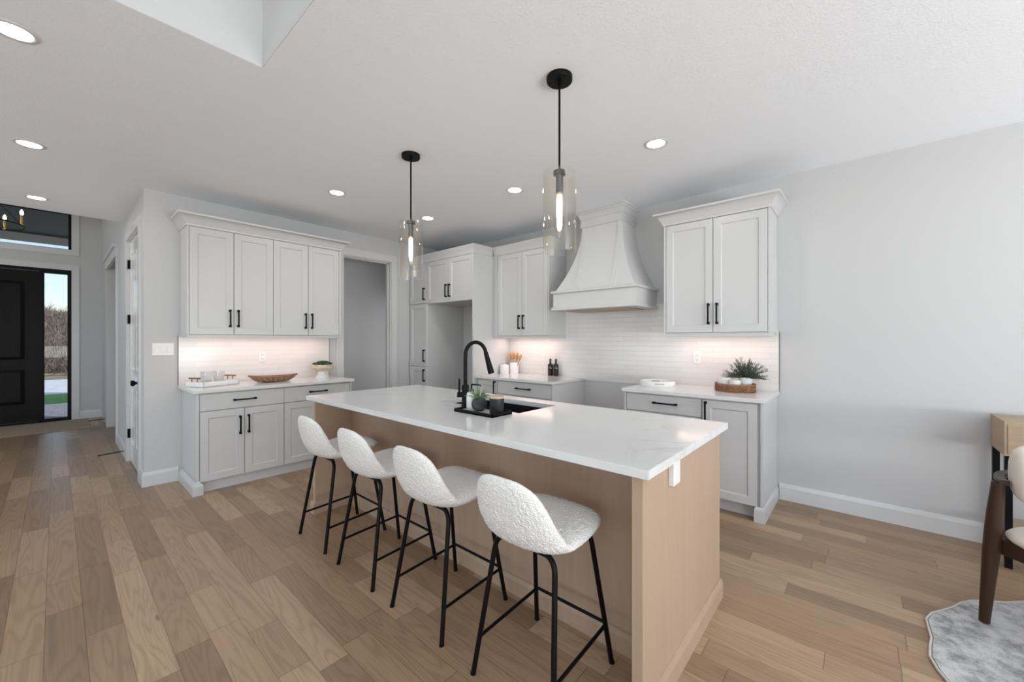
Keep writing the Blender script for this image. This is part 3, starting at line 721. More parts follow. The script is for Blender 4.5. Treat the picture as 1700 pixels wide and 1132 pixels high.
# sink
sk = thing('sink', 'black undermount sink basin set in the island slab', 'sink', ((SX0+SX1)/2, (SY0+SY1)/2, .882))
a_, b_ = (SX1-SX0)/2+.006, (SY1-SY0)/2+.006
mb = MB().box(-a_-.012, -a_, -b_, b_, -.23, -.001).box(a_, a_+.012, -b_, b_, -.23, -.001).box(-a_-.012, a_+.012, -b_-.012, -b_, -.23, -.001).box(-a_-.012, a_+.012, b_, b_+.012, -.23, -.001).box(-a_-.012, a_+.012, -b_-.012, b_+.012, -.242, -.23)
mb.box(-.008, .008, -b_, b_, -.23, -.05)
mb.build('basin', M_sink, sk)
MB().lathe([(0, .002), (.04, .002), (.045, 0)], (-.18, 0, -.23), 20).build('drain', M_steel, sk)
# faucet
fx, fy = -1.965, 1.775
fc = thing('faucet', 'tall matte black gooseneck faucet on the island counter', 'faucet', (fx, fy, .914))
dirv = Vector((.62, .78, 0)).normalized()
MB().lathe([(0, 0), (.028, 0), (.028, .006), (.0235, .012), (.0235, .13), (.021, .14), (0, .14)], n=24).build('base', M_black, fc, smooth=40)
pts = [Vector((0, 0, .13)), Vector((0, 0, .22)), Vector((0, 0, .30))]
R_ = .068
for i in range(1, 15):
    a = PI - PI*.93*i/14
    pts.append(Vector((0, 0, .335)) + dirv*(R_+R_*math.cos(a)) + Vector((0, 0, R_*1.25*math.sin(a))))
MB().tube(pts, .0125, 14).build('spout', M_black, fc, smooth=40)
p0 = pts[-1]; dn = (pts[-1]-pts[-2]).normalized()
MB().tube([p0, p0+dn*.03, p0+dn*.13, p0+dn*.145], [.0145, .0155, .021, .021], 16).build('spray_head', M_black, fc, smooth=40)
sv = Vector((-.75, -.66, 0)).normalized()
mb = MB().tube([Vector((0, 0, .075)), Vector((0, 0, .075))+sv*.052], .018, 16)
hp = Vector((0, 0, .075))+sv*.040
mb.tube([hp, hp+Vector((0, 0, .03)), hp+Vector((0, 0, .105))], [.008, .007, .0065], 10)
mb.build('lever', M_black, fc, smooth=40)
# island tray and its things
tz = .914
TRX0, TRX1, TRY0, TRY1 = -1.870, -1.548, 1.598, 1.765
tr = MB().box(TRX0, TRX1, TRY0, TRY1, tz, tz+.006)
tr.box(TRX0, TRX0+.006, TRY0, TRY1, tz, tz+.020).box(TRX1-.006, TRX1, TRY0, TRY1, tz, tz+.020).box(TRX0, TRX1, TRY0, TRY0+.006, tz, tz+.020).box(TRX0, TRX1, TRY1-.006, TRY1, tz, tz+.020)
o = tr.build('tray', M_black); tagd(o, 'black rectangular tray beside the island sink', 'tray')
MB().box(TRX0+.006, TRX1-.006, TRY0+.006, TRY1-.006, tz+.006, tz+.0075).build('tray_liner', simple('tray_liner', (.45, .45, .45), .3), o)
bz = tz+.0075
sp = thing('soap_dispenser', 'white soap bottle with black pump on the black tray', 'soap dispenser', (-1.830, 1.705, bz))
MB().lathe([(0, 0), (.030, 0), (.032, .004), (.032, .085), (.028, .100), (.014, .106), (0, .106)], n=24).build('bottle', M_white, sp, smooth=40)
MB().lathe([(0, .104), (.014, .104), (.014, .118), (.005, .122), (.005, .150), (0, .150)], n=14).tube([(0, 0, .150), (.055, .018, .150), (.062, .02, .144)], .005, 8).build('pump', M_black, sp, smooth=40)
pl = thing('potted_air_plant', 'spiky green air plant in a round dark stone pot on the black tray', 'plant', (-1.744, 1.688, bz))
MB().lathe([(0, 0), (.022, 0), (.038, .012), (.047, .032), (.046, .052), (.036, .070), (.026, .076), (.022, .070), (0, .066)], n=28).build('pot', M_darkpot, pl, smooth=50)
mb = MB()
for i in range(46):
    a = random.uniform(0, 2*PI); el = random.uniform(.35, 1.5); L_ = random.uniform(.055, .105)
    d_ = Vector((math.cos(a)*math.cos(el), math.sin(a)*math.cos(el), math.sin(el))); p = Vector((0, 0, .066))+Vector((math.cos(a), math.sin(a), 0))*.006
    mb.tube([p, p+d_*L_*.5+Vector((0, 0, .006)), p+d_*L_+Vector((0, 0, -.012*math.cos(el)))], [.0035, .0028, .0004], 5)
mb.build('leaves', M_leaf, pl, smooth=60)
cn = thing('candle_jar', 'black candle jar with a pale wooden lid on the black tray', 'candle', (-1.598, 1.688, bz))
MB().lathe([(0, 0), (.040, 0), (.043, .004), (.043, .088), (.041, .090), (0, .090)], n=32).build('jar', simple('satin_black', (.012, .012, .012), .3), cn, smooth=40)
MB().lathe([(0, .090), (.044, .090), (.044, .101), (.042, .103), (0, .103)], n=32).build('lid', wood('lid_wood', (.58, .44, .32), (.48, .35, .25), 'X', .6, 3), cn, smooth=40)

# ------------------------------------------------------------------ bar stools
def shell_mesh():
    NR, NA = 76, 380
    # centre-line: s in [-1 front .. 1 back top] -> (y, z)
    keys = [(-1.0, .205, .610), (-.75, .150, .615), (-.45, .070, .606), (-.15, -.030, .592), (.05, -.105, .587), (.22, -.165, .604), (.38, -.200, .652), (.60, -.226, .730), (.80, -.244, .796), (1.0, -.258, .850)]
    def cl(s):
        for i in range(len(keys)-1):
            if s <= keys[i+1][0] or i == len(keys)-2:
                p1, p2 = keys[i], keys[i+1]; p0 = keys[max(i-1, 0)]; p3 = keys[min(i+2, len(keys)-1)]
                t = (s-p1[0])/(p2[0]-p1[0]); out = []
                for c in (1, 2):
                    m1 = (p2[c]-p0[c])/max(1e-6, (p2[0]-p0[0]))*(p2[0]-p1[0]); m2 = (p3[c]-p1[c])/max(1e-6, (p3[0]-p1[0]))*(p2[0]-p1[0])
                    out.append((2*t**3-3*t*t+1)*p1[c]+(t**3-2*t*t+t)*m1+(-2*t**3+3*t*t)*p2[c]+(t**3-t*t)*m2)
                return out
    def hw(s):  # half width
        if s < 0: return .205+.008*(-s)
        return .205-.026*s
    def lift(s): return .022*math.exp(-((s-.20)/.26)**2)
    def pos(r, a):
        ca, sa = math.cos(a), math.sin(a); n = 3.1 if sa > 0 else 3.4
        q = (abs(ca)**n+abs(sa)**n)**(-1/n)
        u = r*ca*q; s = r*sa*q
        y, z = cl(s); x = hw(s)*u
        lf = lift(s)*abs(u)**2.6
        # curl of sides: up on the seat, forward on the back
        y2, z2 = cl(min(1, s+.01)); y1, z1 = cl(max(-1, s-.01)); ty, tz_ = y2-y1, z2-z1; l = math.hypot(ty, tz_); ny, nz_ = tz_/l, -ty/l  # normal to upper side
        if nz_ < 0 and s < 0: ny, nz_ = -ny, -nz_
        y += ny*lf*1.0 + (.040*abs(u)**2.3 if s > .3 else .040*abs(u)**2.3*max(0, (s-.0)/.3) if s > 0 else 0); z += nz_*lf
        return Vector((x, y, z))
    T = .030
    top = []; bot = []
    def th(r): return T*(max(0, 1-r**5))**.5
    pts = {}
    for i in range(NR+1):
        r = (i/NR)**.8
        for k in range(NA):
            a = 2*PI*k/NA; pts[(i, k)] = (pos(r, a), r)
    def nrm(i, k):
        p = pts[(i, k)][0]
        if i == 0: return Vector((0, .1, 1)).normalized()
        a = pts[(min(i+1, NR), k)][0]-pts[(i-1, k)][0]; b = pts[(i, (k+1) % NA)][0]-pts[(i, (k-1) % NA)][0]
        n = a.cross(b); n.normalize()
        return n
    vs = []; fs = []
    def nz(p): return .0022-.0052*min(.9, noise.voronoi(p*88)[0][0])+noise.noise(p*230)*.0006
    idx = {}
    for side in (0, 1):
        for i in range(NR+1):
            for k in range(NA):
                if i == 0 and k > 0: idx[(side, 0, k)] = idx[(side, 0, 0)]; continue
                if i == NR and side == 1: idx[(1, NR, k)] = idx[(0, NR, k)]; continue
                p, r = pts[(i, k)]; n = nrm(i, k); t = th(r)*(1 if side == 0 else -1.15)
                q = p+n*t; q = q+n*nz(q)*(1 if side == 0 else -1)*min(1, .35+th(r)/T)
                idx[(side, i, k)] = len(vs); vs.append(q)
    for side in (0, 1):
        for i in range(NR):
            for k in range(NA):
                l = (k+1) % NA
                f = [idx[(side, i, k)], idx[(side, i+1, k)], idx[(side, i+1, l)], idx[(side, i, l)]]
                g = []
                for x in f:
                    if x not in g: g.append(x)
                if side: g.reverse()
                fs.append(g)
    return MB().add(vs, fs)
st = thing('bar_stool', 'x', 'bar stool', (-.985, 1.315, 0), 0, 'bar stools along the island')
shell_mesh().build('seat_shell', M_boucle, st, smooth=180)
FXh, BY_, FY_ = .197, -.205, .215   # feet half width, rear y, front y
lr = .0105
def leg_pts(sx, rear):
    fy_ = BY_ if rear else FY_; ty = -.120 if rear else .125
    tx = .145; ztop = .548 if rear else .570
    foot = Vector((sx*FXh, fy_, 0)); head = Vector((sx*tx, ty, ztop))
    pts = [foot, foot.lerp(head, .5), foot.lerp(head, .90)]
    c0 = foot.lerp(head, .90); end = Vector((sx*(tx-.045), ty*.98, ztop+.004))
    for i in range(1, 7):
        t = i/6; pts.append((1-t)**2*c0+2*t*(1-t)*head+t*t*end)
    return pts
for rear in (True, False):
    for sx in (-1, 1):
        MB().tube(leg_pts(sx, rear), lr, 12).lathe([(0, 0), (.0115, 0), (.0115, .008), (0, .008)], (sx*FXh, BY_ if rear else FY_, 0), 12).build('leg', M_black, st, smooth=50)
    y_ = -.120*.98 if rear else .125*.98; z_ = .552 if rear else .574
    MB().tube([(-.105, y_, z_), (.105, y_, z_)], lr, 12).build('cross_tube', M_black, st, smooth=50)
def on_leg(sx, rear, z):
    fy_ = BY_ if rear else FY_; ty = -.120 if rear else .125; ztop = .548 if rear else .570
    t = z/ztop; return Vector((sx*(FXh+(.145-FXh)*t), fy_+(ty-fy_)*t, z))
zs_ = .165
for sx in (-1, 1):
    MB().tube([on_leg(sx, True, zs_-.02), on_leg(sx, False, zs_)], .007, 10).build('stretcher', M_black, st, smooth=50)
MB().tube([on_leg(-1, False, zs_+.01), on_leg(1, False, zs_+.01)], .007, 10).build('stretcher', M_black, st, smooth=50)
MB().box(-.12, .12, -.125, .13, .562, .570).build('mount_plate', M_black, st)
names = ['white boucle bar stool nearest the white outlet strip end of the island', 'white boucle bar stool second from the island outlet end', 'white boucle bar stool second from the coffee bar end of the island', 'white boucle bar stool at the island end nearest the coffee bar cabinets']
st['label'] = names[0]
for i, x in enumerate((-1.592, -2.176, -2.750)):
    c = copy_tree(st); c.location = (x, 1.325, 0); c['label'] = names[i+1]

# ------------------------------------------------------------------ pendants
def pendant(x, label):
    r = thing('pendant_light', label, 'pendant light', (x, 1.76, CZ), 0, 'pendant lights over the island')
    MB().lathe([(0, 0), (.068, 0), (.068, -.022), (.066, -.025), (0, -.025)], n=36).lathe([(0, -.02), (.011, -.02), (.011, -.05), (0, -.05)], n=14).build('canopy', M_black, r, smooth=40)
    MB().tube([(0, 0, -.03), (0, 0, -.515)], .0058, 10).build('rod', M_black, r, smooth=40)
    MB().lathe([(0, -.500), (.033, -.500), (.033, -.520), (.0195, -.526), (.0195, -.615), (0, -.615)], n=24).build('socket', M_black if False else simple('gunmetal', (.055, .05, .045), .35, metal=.8), r, smooth=40)
    MB().lathe([(.0195, -.612), (.0145, -.616), (.0145, -.626), (.0, -.626)], n=16).build('bulb_collar', M_brass, r, smooth=40)
    MB().lathe([(.010, -.622), (.013, -.635), (.015, -.66), (.015, -.735), (.012, -.757), (.006, -.768), (0, -.770)], n=16).build('bulb', M_bulb, r, smooth=60)
    MB().lathe([(.0855, -.508), (.088, -.508), (.088, -.932), (.0855, -.932)], n=56, close=True).build('glass_shade', M_smoke, r, smooth=40)
    for s in (-1, 1):
        MB().lathe([(0, -.0255), (.004, -.0255), (.003, -.030), (0, -.030)], (s*.045, -.02, 0), 10).build('screw', M_black, r)
pendant(-1.209, 'glass cylinder pendant light with black rod over the outlet end of the island')
pendant(-2.557, 'glass cylinder pendant light with black rod over the coffee bar end of the island')

# ------------------------------------------------------------------ recessed lights
cans = [(-2.881, -.128, 'round recessed ceiling light close to the raised ceiling corner, largest of the hall row'), (-4.454, -.127, 'round recessed hall ceiling light, middle of the hall row'), (-6.072, -.127, 'round recessed hall ceiling light nearest the foyer transom'),
        (-3.73, 1.746, 'round recessed ceiling light in front of the coffee bar wall cabinet'), (-3.73, 2.796, 'round recessed ceiling light near the refrigerator recess corner'), (-2.425, 2.804, 'round recessed ceiling light between the two pendants and the left wall cabinet'), (-1.101, 2.804, 'round recessed ceiling light in front of the right wall cabinet')]
c0 = None
for x, y, lab in cans:
    if c0 is None:
        c0 = thing('recessed_light', lab, 'ceiling light', (x, y, CZ), 0, 'recessed ceiling lights')
        MB().lathe([(.058, -.001), (.062, -.006), (.078, -.004), (.081, 0)], n=36).build('trim_ring', M_trim, c0, smooth=60)
        MB().lathe([(0, -.0035), (.059, -.0035)], n=36).build('lens', M_can, c0)
    else:
        c = copy_tree(c0); c.location = (x, y, CZ); c['label'] = lab
    l = bpy.data.lights.new('downlight', 'AREA'); l.shape = 'DISK'; l.size = .12; l.energy = 2; l.color = (1, .98, .96)
    lo = bpy.data.objects.new('downlight', l); COL.objects.link(lo); lo.location = (x, y, CZ-.012)

# ------------------------------------------------------------------ switches / outlets / door stops
sw = thing('light_switch', 'white triple rocker switch plate on the wall beside the coffee bar', 'light switch', (XW, .664, 1.263), PI/2)
MB().box(-.078, .078, -.006, 0, -.058, .058, .002).build('cover_plate', M_plastic, sw)
for k in (-1, 0, 1): MB().box(k*.046-.016, k*.046+.016, -.010, -.005, -.033, .033, .002).build('rocker', M_plastic, sw)
def outlet(label, loc, rz, wide=False):
    o = thing('wall_outlet', label, 'outlet', loc, rz, 'outlets on the tiled backsplash')
    hw_ = .058 if wide else .036
    MB().box(-hw_, hw_, -.006, 0, -.058, .058, .002).build('cover_plate', M_plastic, o)
    for s in (-1, 1):
        f = MB().box(-.017, .017, -.008, -.005, s*.022-.015, s*.022+.015, .002).build('socket_face', M_plastic, o)
        MB().box(-.009, -.006, -.0088, -.0078, s*.022-.004, s*.022+.007).box(.006, .009, -.0088, -.0078, s*.022-.004, s*.022+.005).box(-.002, .002, -.0088, -.0078, s*.022-.011, s*.022-.007).build('slot', M_dark, f)
outlet('white wall outlet on the tile above the coffee bar', (XW+.008, 1.49, 1.168), PI/2)
outlet('white wall outlet on the tile above the white utensil crocks', (-3.135, YN-.008, 1.19), 0, False)
outlet('white wall outlet on the tile above the round white tray', (-1.195, YN-.008, 1.182), 0)
def stop(label, x, L_):
    o = thing('door_stop', label, 'door stop', (x, YH-.016, .07))
    MB().tube([(0, 0, 0), (0, -L_, -.012)], .006, 8).lathe([(0, 0), (.012, 0)], n=10).build('rod', M_black, o)
    MB().tube([(0, -L_+.012, -.011), (0, -L_-.01, -.013)], .009, 8).build('tip', M_dark, o)
stop('thin black door stop on the baseboard beyond the white closet door', -6.42, .20)
so = thing('door_stop', 'thin black door stop on the baseboard beside the front door wall', 'door stop', (-9.30, YH, .07))
MB().tube([(0, 0, 0), (0, -.18, -.012)], .006, 8).build('rod', M_black, so)
MB().tube([(0, -.168, -.011), (0, -.19, -.013)], .009, 8).build('tip', M_dark, so)

# ------------------------------------------------------------------ coffee bar decor
cz_ = .914
t1 = thing('serving_tray', 'white rectangular serving tray with wooden bar handles on the coffee bar', 'tray', (-4.70, .995, cz_), PI/2+math.radians(25))
x0, x1, y0, y1 = -.175, .175, -.115, .115
MB().box(x0, x1, y0, y1, 0, .008).box(x0, x0+.008, y0, y1, 0, .048).box(x1-.008, x1, y0, y1, 0, .048).box(x0, x1, y0, y0+.008, 0, .048).box(x0, x1, y1-.008, y1, 0, .048).build('tray_body', M_white, t1)
for s in (-1, 1):
    h = MB().tube([(s*.171, -.068, .082), (s*.171, .068, .082)], .0075, 10).build('handle', M_handlewood, t1, smooth=50)
    for q in (-.035, .035): MB().tube([(s*.171, q, .044), (s*.171, q, .078)], .0045, 8).build('post', M_handlewood, h)
gt = thing('glass_tumbler', 'clear ribbed glass tumbler on the white tray, the one nearer the hall', 'glass', (-4.765, .955, cz_+.008), 0, 'ribbed glass tumblers on the coffee bar tray')
def tumbler_mesh():
    n = 48; vs = []; fs = []
    prof = [(.0, .006), (.030, .006), (.032, .0), (.0355, .055), (.038, .06), (.0405, .105), (.0385, .105), (.034, .055), (.030, .012), (0, .012)]
    prof = [(a*1.17, b*1.17) for a, b in prof]
    m = len(prof)
    for i in range(n):
        a = 2*PI*i/n
        for j, (r_, z) in enumerate(prof):
            q = r_*(1+.03*(i % 2)) if 2 <= j <= 4 else r_
            vs.append((q*math.cos(a), q*math.sin(a), z))
    for i in range(n):
        j = (i+1) % n
        for k in range(m-1): fs.append((i*m+k, j*m+k, j*m+k+1, i*m+k+1))
    return MB().add(vs, fs)
tumbler_mesh().build('cup', M_clear, gt)
gc = copy_tree(gt); gc.location = (-4.765, 1.055, cz_+.008); gc['label'] = 'clear ribbed glass tumbler on the white tray, the one nearer the woven bowl'
# woven boat bowl
bw = thing('woven_bowl', 'long brown woven boat shaped bowl on the coffee bar', 'bowl', (-4.64, 1.50, cz_), math.radians(80))
def boat(rad_o):
    vs = []; fs = []; nu, nv = 48, 12
    for j in range(nv+1):
        t = j/nv
        for i in range(nu):
            a = 2*PI*i/nu; ca, sa = math.cos(a), math.sin(a)
            rx = (.105+.115*t**.8)*rad_o; ry = (.045+.050*t**.9)*rad_o
            pinch = 1-.35*abs(ca)**4*t
            vs.append((rx*ca, ry*sa*pinch, .003+.052*t**1.5+.016*abs(ca)**3*t**2))
    for j in range(nv):
        for i in range(nu):
            k = (i+1) % nu; fs.append((j*nu+i, j*nu+k, (j+1)*nu+k, (j+1)*nu+i))
    fs.append(tuple(range(nu))); return vs, fs, nu, nv
vs, fs, nu, nv = boat(1.0)
bo = MB().add(vs, fs).build('bowl_body', M_wicker2, bw, smooth=60)
md = bo.modifiers.new('s', 'SOLIDIFY'); md.thickness = .006
rim = [Vector(v) for v in vs[nv*nu:(nv+1)*nu]]; rim.append(rim[0])
MB().tube(rim, .0075, 8).build('rim', M_wicker, bw, smooth=60)
mb = MB()
for j in (3, 5, 7, 9, 11):
    rr = [Vector(v)*1.012 for v in vs[j*nu:(j+1)*nu]]; rr.append(rr[0])
    for i in range(nu):
        if (i+j) % 2 == 0: mb.tube([rr[i], rr[i+1]], .0045, 5)
mb.build('weave', M_wicker, bw, smooth=60)
# beaded footed bowl with succulents
bp = thing('footed_planter', 'white footed planter with beaded rim and green succulents on the coffee bar', 'planter', (-4.735, 2.045, cz_), 0)
MB().lathe([(0, 0), (.072, 0), (.070, .010), (.050, .055), (.048, .075), (.060, .082), (0, .082)], n=36).build('foot', M_white, bp, smooth=40)
MB().lathe([(.05, .076), (.085, .082), (.108, .098), (.118, .120), (.116, .142), (.108, .150), (.100, .148), (.09, .130), (0, .128)], n=40).build('bowl', M_bead, bp, smooth=50)
mb = MB()
for zz, rr_, br in ((.096, .108, .0085), (.112, .117, .0085), (.146, .112, .009)):
    n = int(2*PI*rr_/(br*2))
    for i in range(n):
        a = 2*PI*(i+(.5 if zz == .112 else 0))/n
        bm = bmesh.new(); bmesh.ops.create_icosphere(bm, subdivisions=1, radius=br)
        mb.bm(bm, Matrix.Translation((rr_*math.cos(a), rr_*math.sin(a), zz)))
mb.build('beads', M_bead, bp, smooth=60)
mb = MB()
for i in range(42):
    a = random.uniform(0, 2*PI); q = .098*math.sqrt(random.random()); c = Vector((q*math.cos(a), q*math.sin(a), .148+.030*(1-(q/.098)**2)))
    for k in range(9):
        b = 2*PI*k/9+i; el = .5+.5*(k % 2)
        d_ = Vector((math.cos(b)*math.cos(el), math.sin(b)*math.cos(el), math.sin(el)))
        mb.tube([c, c+d_*.014, c+d_*.024], [.004, .006, .001], 5)
mb.build('succulents', M_succ, bp, smooth=60)
# tassel cords under beads
mb = MB()
for a in (-1.9, -1.2, .2, 1.0, 2.0, 3.0): mb.tube([(.105*math.cos(a), .105*math.sin(a), .094), (.098*math.cos(a), .098*math.sin(a), .045), (.1*math.cos(a), .1*math.sin(a), .018)], .0022, 5)
mb.build('tassels', M_bead, bp)

# ------------------------------------------------------------------ north counter decor
def crock(label, x, y, r_, h):
    o = MB().lathe([(0, 0), (r_, 0), (r_+.001, .004), (r_, h), (r_-.005, h), (r_-.006, .01), (0, .008)], n=32).build('utensil_crock', M_white, smooth=40)
    o.location = (x, y, cz_); return tagd(o, label, 'crock', 'white crocks by the refrigerator panel')
crock('white ceramic crock holding wooden spoons left of the range gap', -3.44, 3.965, .058, .145)
o = MB().lathe([(0, 0), (.060, 0), (.062, .005), (.062, .098), (.058, .100), (0, .100)], n=32).lathe([(0, .100), (.060, .100), (.060, .112), (.055, .116), (.010, .118), (.010, .128), (0, .130)], n=32).build('canister', M_white, smooth=40)
o.location = (-3.525, 3.87, cz_); tagd(o, 'short white lidded canister beside the spoon crock', 'canister')
for i, (a, tilt, kind, lab) in enumerate(((2.9, .30, 0, 'wooden spoon leaning toward the refrigerator panel in the white crock'), (2.2, .12, 1, 'wooden spatula standing upright in the middle of the white crock'), (.3, .16, 2, 'wooden spoon just right of the upright spatula in the white crock'), (.1, .40, 3, 'wooden spoon leaning toward the outlet in the white crock'))):
    d_ = Vector((math.cos(a)*math.sin(tilt), math.sin(a)*math.sin(tilt)*.4, math.cos(tilt))).normalized()
    r = thing('wooden_spoon', lab, 'utensil', (-3.44+math.cos(a)*.015, 3.965, cz_+.012), 0, 'wooden utensils in the white crock')
    hd = d_*.175
    MB().tube([(0, 0, 0), hd*.5, hd], .006, 8).build('handle', M_spoon, r, smooth=60)
    bm = bmesh.new(); bmesh.ops.create_uvsphere(bm, u_segments=16, v_segments=10, radius=1)
    M = Matrix.Translation(d_*.215) @ d_.to_track_quat('Z', 'Y').to_matrix().to_4x4() @ Matrix.Diagonal((.029, .009, .048, 1))
    MB().bm(bm, M).build('spoon_head', M_spoon, r, smooth=60)
def oilb(label, x, y):
    r = thing('oil_bottle', label, 'bottle', (x, y, cz_), 0, 'dark oil bottles on the counter')
    MB().lathe([(0, 0), (.030, 0), (.032, .004), (.032, .125), (.028, .142), (.014, .152), (.0125, .158), (.0125, .178), (0, .178)], n=28).build('bottle', M_bottle, r, smooth=40)
    MB().lathe([(0, .178), (.0135, .178), (.0135, .205), (.007, .208), (0, .208)], n=16).build('stopper', M_dark, r, smooth=40)
    MB().tube([(0, 0, .207), (.0, 0, .232), (-.004, -.004, .250)], [.005, .0035, .003], 8).build('spout', M_steel, r, smooth=40)
oilb('dark oil bottle with pour spout, the one nearer the spoon crock', -2.885, 4.005)
oilb('dark oil bottle with pour spout, the one nearer the range gap', -2.800, 4.002)
# round white tray
rt = thing('round_tray', 'round white tray with slot handles on the counter right of the range gap', 'tray', (-1.485, 3.815, cz_))
R0, hh = .160, .046
def pt(a, r_, z): return (r_*math.cos(a), r_*math.sin(a), z)
MB().lathe([(0, 0), (R0, 0), (R0+.002, .004), (R0+.002, hh), (R0-.006, hh+.001), (R0-.008, hh-.002), (R0-.008, .008), (0, .008)], n=64).build('tray_body', M_white, rt, smooth=40)
for ac in (math.radians(-62), math.radians(118)):
    vs = []; fs = []
    for i in range(13):
        a = ac+(-.26+.52*i/12)
        for r_, z in ((R0-.0085, .021), (R0-.0085, .034), (R0+.0028, .034), (R0+.0028, .021)): vs.append(pt(a, r_, z))
    for i in range(12):
        for k in range(4):
            l = (k+1) % 4; fs.append((i*4+k, i*4+l, i*4+4+l, i*4+4+k))
    fs += [(0, 1, 2, 3), (51, 50, 49, 48)]
    MB().add(vs, fs).build('handle_slot', simple('slot_shade', (.45, .45, .44), .6), rt)
# wicker tray
wx, wy = -.822, 3.835
wt = thing('wicker_tray', 'round brown wicker tray on the counter near the end of the run', 'tray', (wx, wy, cz_))
R1 = .148
mb = MB().lathe([(0, .002), (R1-.01, .002), (R1-.01, .008), (0, .008)], n=40)
mb.build('tray_base', M_wicker, wt, smooth=40)
mb = MB()
for k in range(3):
    for ph in (0, 1):
        pts = []
        for i in range(97):
            a = 2*PI*i/96; pts.append((( R1+.005*math.sin(a*24+ph*PI))*math.cos(a), (R1+.005*math.sin(a*24+ph*PI))*math.sin(a), .010+.017*k+.007*math.cos(a*24+ph*PI+k)))
        mb.tube(pts, .0042, 5)
for i in range(24):
    a = 2*PI*i/24; mb.tube([pt(a, R1, .002), pt(a+.05, R1, .058)], .004, 5)
pts = [pt(2*PI*i/64, R1+.002+.002*math.sin(i*2.3), .060) for i in range(65)]
mb.tube(pts, .007, 6)
mb.build('wicker_rim', M_wicker, wt, smooth=60)
def cup(label, x, y, r_, h):
    o = thing('candle_bowl', label, 'candle', (x, y, cz_+.008), 0, 'white candle bowls in the wicker tray')
    MB().lathe([(0, 0), (r_*.8, 0), (r_, .012), (r_, h), (r_-.004, h+.001), (r_-.006, h-.012), (0, h-.012)], n=32).build('bowl', M_white, o, smooth=40)
    MB().lathe([(0, h-.011), (r_-.006, h-.011)], n=24).build('wax', M_wax, o)
cup('wide white candle bowl in the wicker tray, nearest the round white tray', -.905, 3.845, .056, .098)
cup('short white candle bowl in the middle of the wicker tray', -.812, 3.790, .044, .086)
pp = thing('potted_rosemary', 'bushy grey green rosemary plant in a small white pot in the wicker tray', 'plant', (-.752, 3.885, cz_+.008))
MB().lathe([(0, 0), (.040, 0), (.054, .110), (.050, .111), (.047, .096), (0, .094)], n=28).build('pot', M_white, pp, smooth=40)
mb = MB(); ml = MB()
for i in range(170):
    a = random.uniform(0, 2*PI); el = random.uniform(.08, 1.5); L_ = random.uniform(.10, .195)
    d_ = Vector((math.cos(a)*math.cos(el), math.sin(a)*math.cos(el)*.75, math.sin(el)*.8+.15)).normalized(); p = Vector((.018*math.cos(a), .018*math.sin(a), .094))
    droop = Vector((0, 0, -.030*math.cos(el)))
    P_ = [p, p+d_*L_*.5+droop*.1, p+d_*L_+droop]
    mb.tube(P_, [.0016, .0013, .0008], 4)
    for k in range(20):
        t = .2+.8*k/20; q = (1-t)**2*P_[0]+2*t*(1-t)*P_[1]+t*t*P_[2]
        b = random.uniform(0, 2*PI); s_ = Vector((math.cos(b), math.sin(b), random.uniform(-.2, .9))).normalized()
        e_ = (d_*.7+s_*.7).normalized(); ll = random.uniform(.014, .022)
        sd = e_.cross(Vector((0, 0, 1)));  sd = (sd if sd.length > .01 else Vector((1, 0, 0))).normalized()*.0029
        n = len(ml.v); up_ = e_.cross(sd).normalized()*.0006
        ml.add([q, q+e_*ll*.5+sd+up_, q+e_*ll, q+e_*ll*.5-sd+up_], [(0, 1, 2, 3)])
mb.build('stems', simple('stem', (.06, .06, .04), .8), pp)
ml.build('leaves', M_rosemary, pp)
bk = thing('folded_cloth', 'small folded grey green cloth bundle at the front of the wicker tray', 'cloth', (-.735, 3.775, cz_+.008), math.radians(-10))
for k in range(3): MB().box(-.040, .040, -.03, .03, .015*k, .015*k+.0145, .006).build('fold', M_book, bk, smooth=60)

# ------------------------------------------------------------------ right side: console table, rug, dining chair
ct = thing('console_table', 'light oak console table with black metal legs against the wall', 'console table', (.63, 3.70, 0))
W_ = 1.2; Dp = .335; zt = .868
MB().box(0, W_, .0, Dp, zt-.205, zt, .002).build('case', M_console, ct)
f_ = MB().box(.014, W_/2-.002, -.004, .001, zt-.19, zt-.016, .0015).build('drawer', M_console, ct)
f_ = MB().box(W_/2+.002, W_-.014, -.004, .001, zt-.19, zt-.016, .0015).build('drawer', M_console, ct)
for x in (.004, W_-.034):
    for y in (.005, Dp-.035):
        MB().box(x, x+.030, y, y+.030, 0, zt-.205).build('leg', M_black, ct)
MB().box(.02, W_-.02, .02, Dp-.02, .19, .215, .002).build('shelf', M_console, ct)
MB().box(.004, .034, .03, Dp-.03, .165, .19).box(W_-.034, W_-.004, .03, Dp-.03, .165, .19).build('shelf_bracket', M_black, ct)
# rug
rv = []; nR = 72; rcx, rcy = 1.12, 2.52
for i in range(nR):
    a = 2*PI*i/nR; rr_ = .905+.012*math.sin(a*16)+.008*math.sin(a*7+1)
    rv.append((rr_*math.cos(a), rr_*math.sin(a)))
rg = thing('round_rug', 'round mottled grey rug with wavy edge under the dining chair', 'rug', (rcx, rcy, 0))
mb = MB().add([(x*.992, y*.992, .0) for x, y in rv]+[(x*.992, y*.992, .010) for x, y in rv], [tuple(range(nR, 2*nR)), tuple(range(nR-1, -1, -1))]+[(i, (i+1) % nR, nR+(i+1) % nR, nR+i) for i in range(nR)])
mb.build('pile', M_rug, rg)
MB().tube([(x, y, .006) for x, y in rv]+[(*rv[0], .006)], .006, 6).build('binding', M_rugedge, rg, smooth=60)
